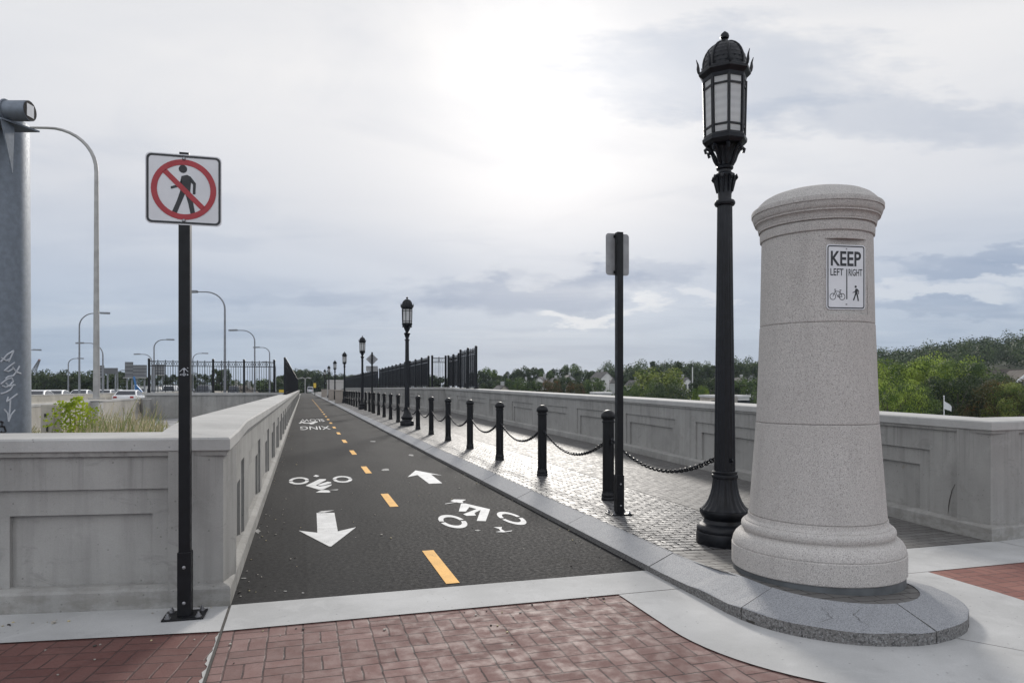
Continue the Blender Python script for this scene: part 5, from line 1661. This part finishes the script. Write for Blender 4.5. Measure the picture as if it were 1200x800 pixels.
# (px, ytop, distance, proto, leaf, width, label)
T_R = [(560, 437, 250, 0, 'leaf_dark', .8, 'dark tree just right of the tall fence end'), (573, 435, 255, 1, 'leaf_mid', .7, 'green tree second along the skyline from the tall fence end'),
       (588, 441, 240, 2, 'leaf_dark', .8, 'low dark tree in the dip right of the tall fence end'), (600, 437, 260, 0, 'leaf_dark', .7, 'dark rounded tree above the third near bollard'),
       (612, 434, 250, 1, 'leaf_dark', .7, 'broad dark tree between two bollards on the skyline'), (626, 433, 255, 2, 'leaf_dark', .9, 'dark pointed-top tree left of the second bollard'),
       (641, 436, 245, 0, 'leaf_mid', .7, 'mid green tree behind the second bollard'), (655, 434, 250, 1, 'leaf_dark', .6, 'dark tree right of the second bollard on the skyline'),
       (670, 431, 255, 3, 'leaf_mid', .55, 'highest mid-green tree between second bollard and signpost'), (685, 436, 245, 0, 'leaf_dark', .7, 'dark tree left of the hilltop house'),
       (699, 437, 250, 2, 'leaf_dark', .8, 'dark narrow tree beside the hilltop house'), (712, 436, 260, 1, 'leaf_dark', .6, 'dark tree right of the hilltop house'),
       (646, 449, 190, 3, 'leaf_rust', .6, 'rust-tinged tree low over the parapet'), (675, 451, 185, 1, 'leaf_rust', .6, 'second rust-tinged tree nearer the signpost'),
       (605, 447, 200, 3, 'leaf_mid', .7, 'low green tree over the parapet behind third bollard'), (625, 449, 195, 1, 'leaf_mid', .8, 'low broad green tree between the second and third bollards'),
       (697, 447, 190, 3, 'leaf_mid', .7, 'low green tree over the parapet left of signpost'), (578, 448, 200, 1, 'leaf_dark', .8, 'low dark tree right of the tall fence'),
       (660, 444, 200, 0, 'leaf_dark', .9, 'dark middle tree in front of the skyline trees'),
       (738, 440, 240, 0, 'leaf_dark', .8, 'dark tree just right of the signpost'), (752, 434, 240, 1, 'leaf_dark', .7, 'dark tree left of the pointed pine'),
       (778, 431, 245, 3, 'leaf_dark', .6, 'broad dark tree right of the pointed pine'), (799, 427, 230, 0, 'leaf_dark', .8, 'tall dark tree left of the white mast'),
       (822, 430, 240, 1, 'leaf_dark', .6, 'dark tree right of the white mast'), (836, 430, 240, 0, 'leaf_dark', .8, 'dark tree left of the near lamp shaft'),
       (874, 428, 230, 1, 'leaf_dark', .8, 'dark tall tree between near lamp and granite column'), (893, 426, 235, 0, 'leaf_dark', .8, 'dark tree partly hidden by the granite column'),
       (772, 438, 140, 3, 'leaf_lime', .95, 'wide pale olive willow-like tree right of the signpost'), (757, 452, 125, 1, 'leaf_mid', .8, 'dark green low tree under the olive one'),
       (785, 452, 120, 3, 'leaf_dark', .9, 'dark bushy tree under the olive one by the mast'), (830, 446, 150, 1, 'leaf_dark', .85, 'dark tree behind the pale low building'),
       (821, 456, 105, 2, 'leaf_bright', .55, 'small bright green tree right of the mast'), (738, 455, 140, 0, 'leaf_mid', .8, 'green bush-like tree beside the signpost foot'),
       (880, 447, 150, 3, 'leaf_mid', .8, 'green tree left of the granite column over the parapet'), (854, 448, 150, 0, 'leaf_mid', .8, 'green tree hidden behind the near lamp shaft')]
for px, yt, zc, pr_, lm, wd_, lab in T_R:
    tree(px, yt, zc, FAR[pr_] if zc > 130 else NEAR[pr_ % 3], lm, lab, wide=wd_, group=GR_R)
tree(765, 424, 250, CON[0], 'leaf_dark', 'dark pointed pine rising over the olive tree', name='conifer_tree', wide=.8, group=GR_R)
T_N = [(1052, 427, 88, 0, 'leaf_bright', 1.0, 'bright green tree nearest the granite column'), (1084, 432, 84, 2, 'leaf_bright', .9, 'bright green tree left of the flagpole'), (1112, 425, 95, 1, 'leaf_bright', .85, 'tallest bright green tree above the flag'),
       (1134, 428, 90, 2, 'leaf_mid', .9, 'darker green tree right of the flag'), (1040, 452, 70, 1, 'leaf_bright', .7, 'low bright tree against the granite column edge'), (1065, 455, 72, 0, 'leaf_mid', .7, 'low green tree over the parapet left of flag'),
       (1122, 447, 78, 0, 'leaf_dark', .9, 'dark green tree directly behind the flag'), (1150, 444, 80, 2, 'leaf_dark', .9, 'dark green tree left of the rust-tinged one'), (1169, 452, 74, 1, 'leaf_rust', .75, 'rust-tinged bushy tree near the brown-roofed house'),
       (1192, 454, 72, 0, 'leaf_lime', .8, 'yellow-green tree before the gabled house'), (1212, 455, 72, 2, 'leaf_lime', .8, 'yellow-green tree at the right edge of view'), (1163, 444, 100, 0, 'leaf_mid', .8, 'green tree in front of the brown roof'), (1034, 436, 95, 2, 'leaf_mid', .7, 'green tree half hidden by the granite column')]
for px, yt, zc, pr_, lm, wd_, lab in T_N: tree(px, yt, zc, NEAR[pr_], lm, lab, wide=wd_, group='bright trees below the parapet')
T_L = [(-180, 436, 170, 1, .9, 'dark tree far left beyond the gantry, outermost'), (-130, 438, 175, 3, .8, 'dark tree far left beyond the gantry, second from outermost'), (-85, 437, 170, 0, .9, 'dark tree far left beyond the gantry, third from outermost'), (-45, 439, 172, 1, .9, 'dark tree just left of the gantry column'), (-10, 438, 170, 3, .8, 'dark tree hidden behind the gantry column'), (25, 438, 175, 0, .9, 'dark tree behind the gantry column edge'), (38, 442, 170, 1, .8, 'dark tree at the foot of the crane'), (52, 443, 175, 2, 1.0, 'dark tree right of the crane'), (62, 439, 165, 3, .7, 'broad dark tree left of the lamp pair'), (75, 441, 170, 0, .9, 'dark tree behind the low highway lamp'),
       (88, 442, 165, 1, .8, 'dark tree left of the double pole'), (103, 440, 170, 3, .7, 'dark tree left of the tall near lamp'), (120, 440, 165, 0, .9, 'dark tree beneath the narrow dark sign board'), (134, 438, 165, 1, .8, 'dark tree between the sign boards'), (146, 437, 170, 2, 1.0, 'dark tree left of the square sign board'),
       (160, 440, 165, 3, .7, 'dark tree under the big sign board'), (175, 441, 170, 0, .9, 'dark tree behind the fence corner post'), (190, 440, 165, 1, .8, 'dark tree under the sign board seen through fence'), (206, 440, 165, 0, .9, 'dark tree left behind the signpost'), (222, 440, 160, 2, 1.0, 'dark tree right of the signpost behind the fence'),
       (235, 439, 165, 1, .8, 'dark tree behind the dark van'), (254, 434, 170, 2, .8, 'taller dark tree behind the second fence post'), (262, 434, 175, 0, .7, 'tall dark tree beside the fence middle lamp'), (276, 446, 190, 1, .8, 'low tree right of the fence middle lamp'), (291, 447, 190, 3, .7, 'low tree left of the teal sign'),
       (306, 446, 200, 0, .9, 'low tree behind the teal sign'), (321, 447, 200, 1, .8, 'low tree right of the fence end'), (333, 441, 210, 2, 1.0, 'tree before the path fence at left')]
for px, yt, zc, pr_, wd_, lab in T_L: tree(px, yt, zc, FAR[pr_], 'leaf_dark', lab, wide=wd_, group='dark trees beyond the highway')
T_C = [(349, 437, 260, 1, 'dark tree at the left of the path end'), (358, 435, 265, 0, 'dark tree straight over the path end'), (367, 438, 260, 3, 'broad dark tree behind the yellow sign'), (377, 439, 265, 1, 'dark tree right of the yellow sign'), (387, 441, 270, 0, 'dark tree left behind the stone pylon'),
       (397, 441, 270, 2, 'dark tree behind the stone pylon'), (408, 441, 280, 1, 'dark tree behind the far iron fence start'), (420, 442, 280, 3, 'dark tree behind the third lamp'), (434, 443, 280, 0, 'dark tree behind the diamond sign'), (503, 441, 260, 1, 'dark tree seen left of the narrow fence panel'), (516, 443, 262, 0, 'dark tree seen through the narrow fence panel'), (450, 444, 280, 1, 'dark tree behind the fence before the gap'), (470, 444, 275, 3, 'dark tree behind the second lamp')]
for px, yt, zc, pr_, lab in T_C: tree(px, yt, zc, FAR[pr_], 'leaf_dark', lab, wide=.8, group='dark trees at the far end of the bridge')

# wooded hill: one continuous mass
rh = random.Random(21); mb = MB()
count = 0
while count < 1050:
    px = rh.uniform(700, 1330); zc = rh.uniform(255, 470)
    if px < 1000 and rh.random() < .55: continue
    p = at(px, 455, zc); g = land_h(p.x, p.y)
    h_ = rh.uniform(5.5, 13.0) if rh.random() < .85 else rh.uniform(12, 15); w = rh.uniform(2.4, 5.6)
    if 1095 < px < 1215 and zc < 268: continue
    count += 1
    for k in range(150):
        d = Vector((rh.gauss(0, 1), rh.gauss(0, 1), rh.gauss(.35, .8))).normalized()
        c = Vector((p.x, p.y, g + h_ * .55)) + Vector((d.x * w, d.y * w, d.z * h_ * .47)) * (rh.random() ** .25)
        s_ = rh.uniform(.5, 1.1); leaf(mb, c, d + Vector((rh.gauss(0, .3), rh.gauss(0, .3), rh.gauss(0, .3))), Vector((rh.gauss(0, 1), rh.gauss(0, 1), 1)), s_, s_ * .8)
tag(mb.build('hillside_wood', 'leaf_hill', None, fix=False), 'dark wooded hillside', kind='stuff')
# scrub along the near banks under the trees
mb = MB()
for i in range(420):
    if i % 3 == 0: px, zc = rh.uniform(1000, 1260), rh.uniform(62, 125)
    elif i % 3 == 1: px, zc = rh.uniform(545, 900), rh.uniform(178, 250)
    else: px, zc = rh.uniform(10, 470), rh.uniform(178, 300)
    p = at(px, 455, zc); g = land_h(p.x, p.y); w = rh.uniform(1.6, 3.4); h_ = rh.uniform(2.2, 4.5)
    if i % 3 == 2 and abs(p.x) < 1.5: continue
    for k in range(46):
        d = Vector((rh.gauss(0, 1), rh.gauss(0, 1), rh.gauss(.35, .8))).normalized()
        c = Vector((p.x, p.y, g + h_ * .45)) + Vector((d.x * w, d.y * w, d.z * h_ * .5)) * (rh.random() ** .3)
        s_ = rh.uniform(.35, .9); leaf(mb, c, d + Vector((rh.gauss(0, .5), rh.gauss(0, .5), rh.gauss(0, .5))), Vector((rh.gauss(0, 1), 0, 1)), s_, s_ * .8)
tag(mb.build('bank_scrub', 'leaf_mid', None, fix=False), 'dense green scrub on the banks', kind='stuff')


# ------------------------------------------------------------------ houses among the trees
def house(px, ypk, zc, w, d, eave, wall, roof, label, rz=0.0, name='house', ground=None):
    p = at(px, 455, zc); pk = EYE + (HOR - ypk) * zc / FPX
    g = ground if ground is not None else land_h(p.x, p.y)
    rt = thing(name, (p.x, p.y, g), label, 'house', 'houses among the trees', -PSI + rz)
    H = pk - g; E = H - w * .5 * .8 if eave is None else H - eave
    mb = MB(); mb.prism([(-w / 2, -d / 2, -1), (w / 2, -d / 2, -1), (w / 2, -d / 2, E), (0, -d / 2, H - .12), (-w / 2, -d / 2, E)], (0, d, 0)); mb.build('wall', wall, rt)
    mb = MB(); o_ = .35
    for s_ in (-1, 1):
        k = (H - E) / (w / 2)
        mb.prism([(0, -d / 2 - o_, H), (s_ * (w / 2 + o_), -d / 2 - o_, E - k * o_), (s_ * (w / 2 + o_), -d / 2 - o_, E - k * o_ - .15), (0, -d / 2 - o_, H - .15)], (0, d + 2 * o_, 0))
    rf = mb.build('roof', roof, rt)
    mb = MB(); mb.box(w * .12, w * .12 + .7, d * .1, d * .1 + .7, E, H + .9); mb.build('chimney', 'house_grey', rf)
    zs_ = [E - 1.6 - 2.7 * k for k in range(int(max(1, (E - .5) // 2.7)))]
    for z in zs_[:3]:
        for x in ((-.28, .28) if w < 9 else (-.33, 0, .33)):
            mb = MB(); mb.box(x * w - .5, x * w + .5, -d / 2 - .06, -d / 2 - .01, z - .75, z + .75); f_ = mb.build('window', 'paint_white' if wall != 'house_white' else 'house_grey', rt)
            mb = MB(); mb.box(x * w - .38, x * w + .38, -d / 2 - .08, -d / 2 - .062, z - .62, z + .62); mb.build('pane', 'window_glass', f_)
    return rt


house(705, 435.7, 240, 4.9, 6.3, None, 'house_white', 'roof_dark', 'white house on the skyline left of the signpost', .5)
house(666, 439.2, 235, 3.1, 4.9, None, 'house_grey', 'roof_dark', 'grey gabled house under the highest green tree', .2)
house(635, 441.2, 238, 2.8, 4.9, None, 'house_white', 'roof_dark', 'small white house left of the second bollard', -.4)
house(650, 442.7, 236, 3.1, 4.9, None, 'house_white', 'roof_dark', 'small white house right of the second bollard', .3)
house(614, 444.7, 230, 2.8, 4.2, None, 'house_white', 'roof_dark', 'small white house over the third bollard', .0)
house(703, 445.2, 236, 3.0, 4.0, None, 'house_white', 'house_white', 'white gable low between trees left of signpost', .2)
house(587, 451.2, 170, 2.8, 4.2, None, 'house_tan', 'roof_dark', 'tan gable low by the tall fence', .4)
house(868, 442.2, 210, 3.8, 4.9, None, 'house_white', 'roof_dark', 'white gabled house right of the near lamp shaft', .3)
house(880, 438.2, 228, 4.2, 5.6, None, 'house_grey', 'roof_dark', 'grey house beside the granite column edge', -.3)
house(746, 445.2, 215, 4.2, 5.6, None, 'house_white', 'roof_dark', 'white house half hidden right of the signpost', .7)
house(800, 442.2, 212, 2.8, 4.2, None, 'house_white', 'roof_dark', 'white house glimpsed left of the mast', .5)
house(271, 450.2, 185, 7.0, 5.6, 2.0, 'red_paint', 'roof_dark', 'red-brown building behind the iron fence', .3)
house(285, 451.2, 180, 5.6, 5.6, 2.0, 'house_tan', 'roof_brown', 'tan building behind the iron fence', -.2)
# gabled house at the right edge, its long brown roof running back
gh = thing('house', (*at(1202, 455, 128).xy, 0), 'large white gabled house with a long brown roof at the right edge', 'house', 'houses among the trees', -PSI - .35)
pk = EYE + (HOR - 433) * 128 / FPX; w = 9.0
E = pk - 4.0
mb = MB(); mb.prism([(-w / 2, -3, -6), (w / 2, -3, -6), (w / 2, -3, E), (0, -3, pk - .1), (-w / 2, -3, E)], (0, 12, 0)); mb.build('wall', 'house_grey', gh)
mb = MB()
for s_ in (-1, 1): mb.prism([(0, -3.4, pk), (s_ * (w / 2 + .5), -3.4, E - .45), (s_ * (w / 2 + .5), -3.4, E - .65), (0, -3.4, pk - .22)], (0, 12.6, 0))
mb.build('roof', 'roof_brown', gh)
mb = MB()
for s_ in (-1, 1): mb.bar((0, -3.43, pk - .12), (s_ * (w / 2 + .5), -3.43, E - .56), .06, .34)
mb.bar((-1.9, -3.05, pk - 1.75), (1.9, -3.05, pk - 1.75), .06, .2); mb.bar((0, -3.05, pk - .2), (0, -3.05, pk - 1.7), .2, .06, up=(0, 1, 0)); mb.build('white_trim', 'paint_white', gh)
for x in (-1.6, 0, 1.6):
    mb = MB(); mb.box(x - .55, x + .55, -3.07, -3.01, pk - 3.5, pk - 2.1); f_ = mb.build('window', 'paint_white', gh)
    mb = MB(); mb.box(x - .43, x + .43, -3.09, -3.072, pk - 3.38, pk - 2.22); mb.build('pane', 'window_glass', f_)
bh = thing('house', (*at(1176, 455, 150).xy, 0), 'low house showing only its broad dark brown roof, left of the gabled house', 'house', 'houses among the trees', -PSI)
z1 = EYE + (HOR - 432.5) * 150 / FPX; z0 = EYE + (HOR - 446) * 150 / FPX
mb = MB(); mb.box(-6, 6, -3, 3, -6, z0); mb.build('wall', 'house_tan', bh)
mb = MB(); mb.prism([(-6.5, -3.6, z0), (6.5, -3.6, z0), (5.2, 0, z1), (-4.6, 0, z1)], (0, 0, -.2)); mb.prism([(-6.5, 3.6, z0), (6.5, 3.6, z0), (5.2, 0.02, z1), (-4.6, 0.02, z1)], (0, 0, -.2)); mb.build('roof', 'roof_brown', bh)


def low_building(px0, px1, y0, y1, zc, label, mat_):
    w = (px1 - px0) * zc / FPX; p = at((px0 + px1) / 2, 455, zc); zt_ = EYE + (HOR - y0) * zc / FPX; g = land_h(p.x, p.y) - .5
    rt = thing('low_building', (p.x, p.y, g), label, 'building', 'low buildings by the water', -PSI)
    mb = MB(); mb.box(-w / 2, w / 2, -2.5, 2.5, 0, zt_ - g - .3); mb.build('wall', mat_, rt)
    mb = MB(); mb.box(-w / 2 - .15, w / 2 + .15, -2.65, 2.65, zt_ - g - .298, zt_ - g); mb.build('roof', 'house_white', rt)
    for k in range(3):
        x = (-.3 + .3 * k) * w; mb = MB(); mb.box(x - .4, x + .4, -2.54, -2.505, zt_ - g - 1.6, zt_ - g - .7); mb.build('window', 'window_glass', rt)


low_building(694, 714, 459, 466, 120, 'pale flat-roofed building just left of the signpost', 'house_grey')
low_building(826, 850, 462.5, 472, 95, 'pale low building left of the near lamp shaft', 'house_tan')
low_building(858, 871, 462.5, 474, 96, 'pale grey low building right of the near lamp shaft', 'house_white')
low_building(739, 752, 453, 460, 150, 'pale block glimpsed among trees right of the signpost', 'house_white')
tw = thing('pale_tower', (*at(718, 455, 200).xy, -5), 'pale narrow tower peeking out left of the signpost', 'tower', None, -PSI)
mb = MB(); mb.box(-.9, .9, -.9, .9, 0, 8.0); mb.build('shaft', 'house_grey', tw)
mb = MB(); mb.prism([(-1, -1, 8), (1, -1, 8), (.0, 0, 9.6)], (0, 2, 0)); mb.build('roof', 'roof_dark', tw)
# white building and mast
ms = thing('mast', (*at(811.5, 455, 150).xy, -5), 'thin white mast standing among the far trees', 'mast')
mb = MB(); mb.tube([(0, 0, 0), (0, 0, 5 + EYE + 25 * 150 / FPX)], [.2, .10], 8); mb.build('pole', 'house_white', ms)
mb = MB(); mb.box(-.35, .35, -.35, .35, -.5, .6); mb.build('footing', 'house_grey', ms)
u2 = thing('mast', (*at(595.5, 455, 210).xy, -5), 'thin grey mast on the skyline over the near bollards', 'mast')
mb = MB(); mb.tube([(0, 0, 0), (0, 0, 5 + EYE + 20 * 210 / FPX)], [.16, .10], 8); mb.build('pole', 'far_lamp_grey', u2)
mb = MB(); mb.box(-.3, .3, -.3, .3, -.5, .6); mb.build('footing', 'house_grey', u2)
hwht = thing('waterside_shed', (*at(177, 455, 140).xy, .2), 'white shed with a row of dark openings behind the fence corner', 'shed', None, -PSI)
mb = MB(); mb.box(-2.6, 2.2, -1.5, 1.5, 0, 1.7); mb.prism([(2.2, -1.5, 0), (2.2, -1.5, 1.7), (3.2, -1.5, .8)], (0, 3, 0)); mb.build('wall', 'house_white', hwht)
mb = MB(); mb.box(-2.7, 2.3, -1.6, 1.6, 1.702, 1.85); mb.build('roof', 'house_grey', hwht)
for k in range(4):
    mb = MB(); mb.box(-2.2 + k * 1.1, -1.6 + k * 1.1, -1.53, -1.505, .5, 1.3); mb.build('window', 'window_glass', hwht)
# flag
fl = thing('flagpole', (*at(1106.3, 455, 58).xy, -5.5), 'white flagpole with a drooping white flag over the parapet', 'flagpole', None, -PSI)
zt_ = EYE + (HOR - 464.5) * 58 / FPX + 5.5
mb = MB(); mb.tube([(0, 0, 0), (0, 0, zt_)], [.05, .035], 8); mb.lathe([(.05, zt_), (.06, zt_ + .05), (.01, zt_ + .09)], 8); mb.build('pole', 'paint_white', fl, 40)
mb = MB(); N_ = 8; vs = []
for i in range(N_ + 1):
    u = i / N_; x = .04 + .62 * u; top_ = zt_ - .38 - .28 * u - .20 * u * u; bot = zt_ - .98 - .30 * u - .02 * math.sin(u * 6)
    y = .06 * math.sin(u * 7); vs += [(x, y, top_), (x, y + .04, bot)]
mb.add(vs, [(2 * i, 2 * i + 1, 2 * i + 3, 2 * i + 2) for i in range(N_)]); mb.build('flag', 'paint_white', fl, 60, fix=False)

rg = random.Random(8); mb = MB()
for i in range(260):
    q = rg.random()
    if q < .35: x, y, z = PATH_L + .03 + rg.expovariate(9), 5.5 + rg.expovariate(.12), .003
    elif q < .60: x, y, z = PATH_R - .01 - rg.expovariate(14), 5.5 + rg.expovariate(.12), .003
    elif q < .75: x, y, z = rg.uniform(-3.4, 2.2), 4.78 - rg.expovariate(6), -.004
    elif q < .88: x, y, z = rg.uniform(-3.4, -.6), 5.25 + .16 * (-.5 - rg.uniform(-.6, 0)) * 0 + rg.uniform(0, .12), .004
    else: x, y, z = rg.uniform(-.4, 2.7), rg.uniform(5.5, 12), .003
    if x > 2.78 or (q < .6 and not PATH_L < x < PATH_R): continue
    s_ = rg.uniform(.004, .011) * (1.8 if rg.random() < .08 else 1); a0 = rg.random() * 6
    k = rg.choice((3, 4, 5)); P_ = [(x + s_ * math.cos(a0 + 6.283 * j / k) * rg.uniform(.6, 1.2), y + s_ * math.sin(a0 + 6.283 * j / k)) for j in range(k)]
    mb.prism([(a, b, z) for a, b in P_], (0, 0, s_ * .6), rg.choice((0, 0, 1, 2)))
tag(mb.build('grit', ['barrier_concrete', 'straw', 'joint_dark'], None), 'loose grit and leaf bits along the path edges', kind='stuff')

# ------------------------------------------------------------------ the air
mb = MB(); mb.box(-1700, 1700, -500, 1700, -10.5, 60)
hz = mb.build('haze', 'paint_white'); tag(hz, kind='stuff')
hm = bpy.data.materials.new('haze'); hm.use_nodes = True; hn = NT(hm.node_tree); hn.n.clear()
ho = hn.node('ShaderNodeOutputMaterial'); pv = hn.node('ShaderNodeVolumePrincipled')
pv.inputs['Color'].default_value = (.80, .88, 1.0, 1); pv.inputs['Density'].default_value = .00014
hn.l.new(pv.outputs[0], ho.inputs['Volume']); hz.data.materials[0] = hm
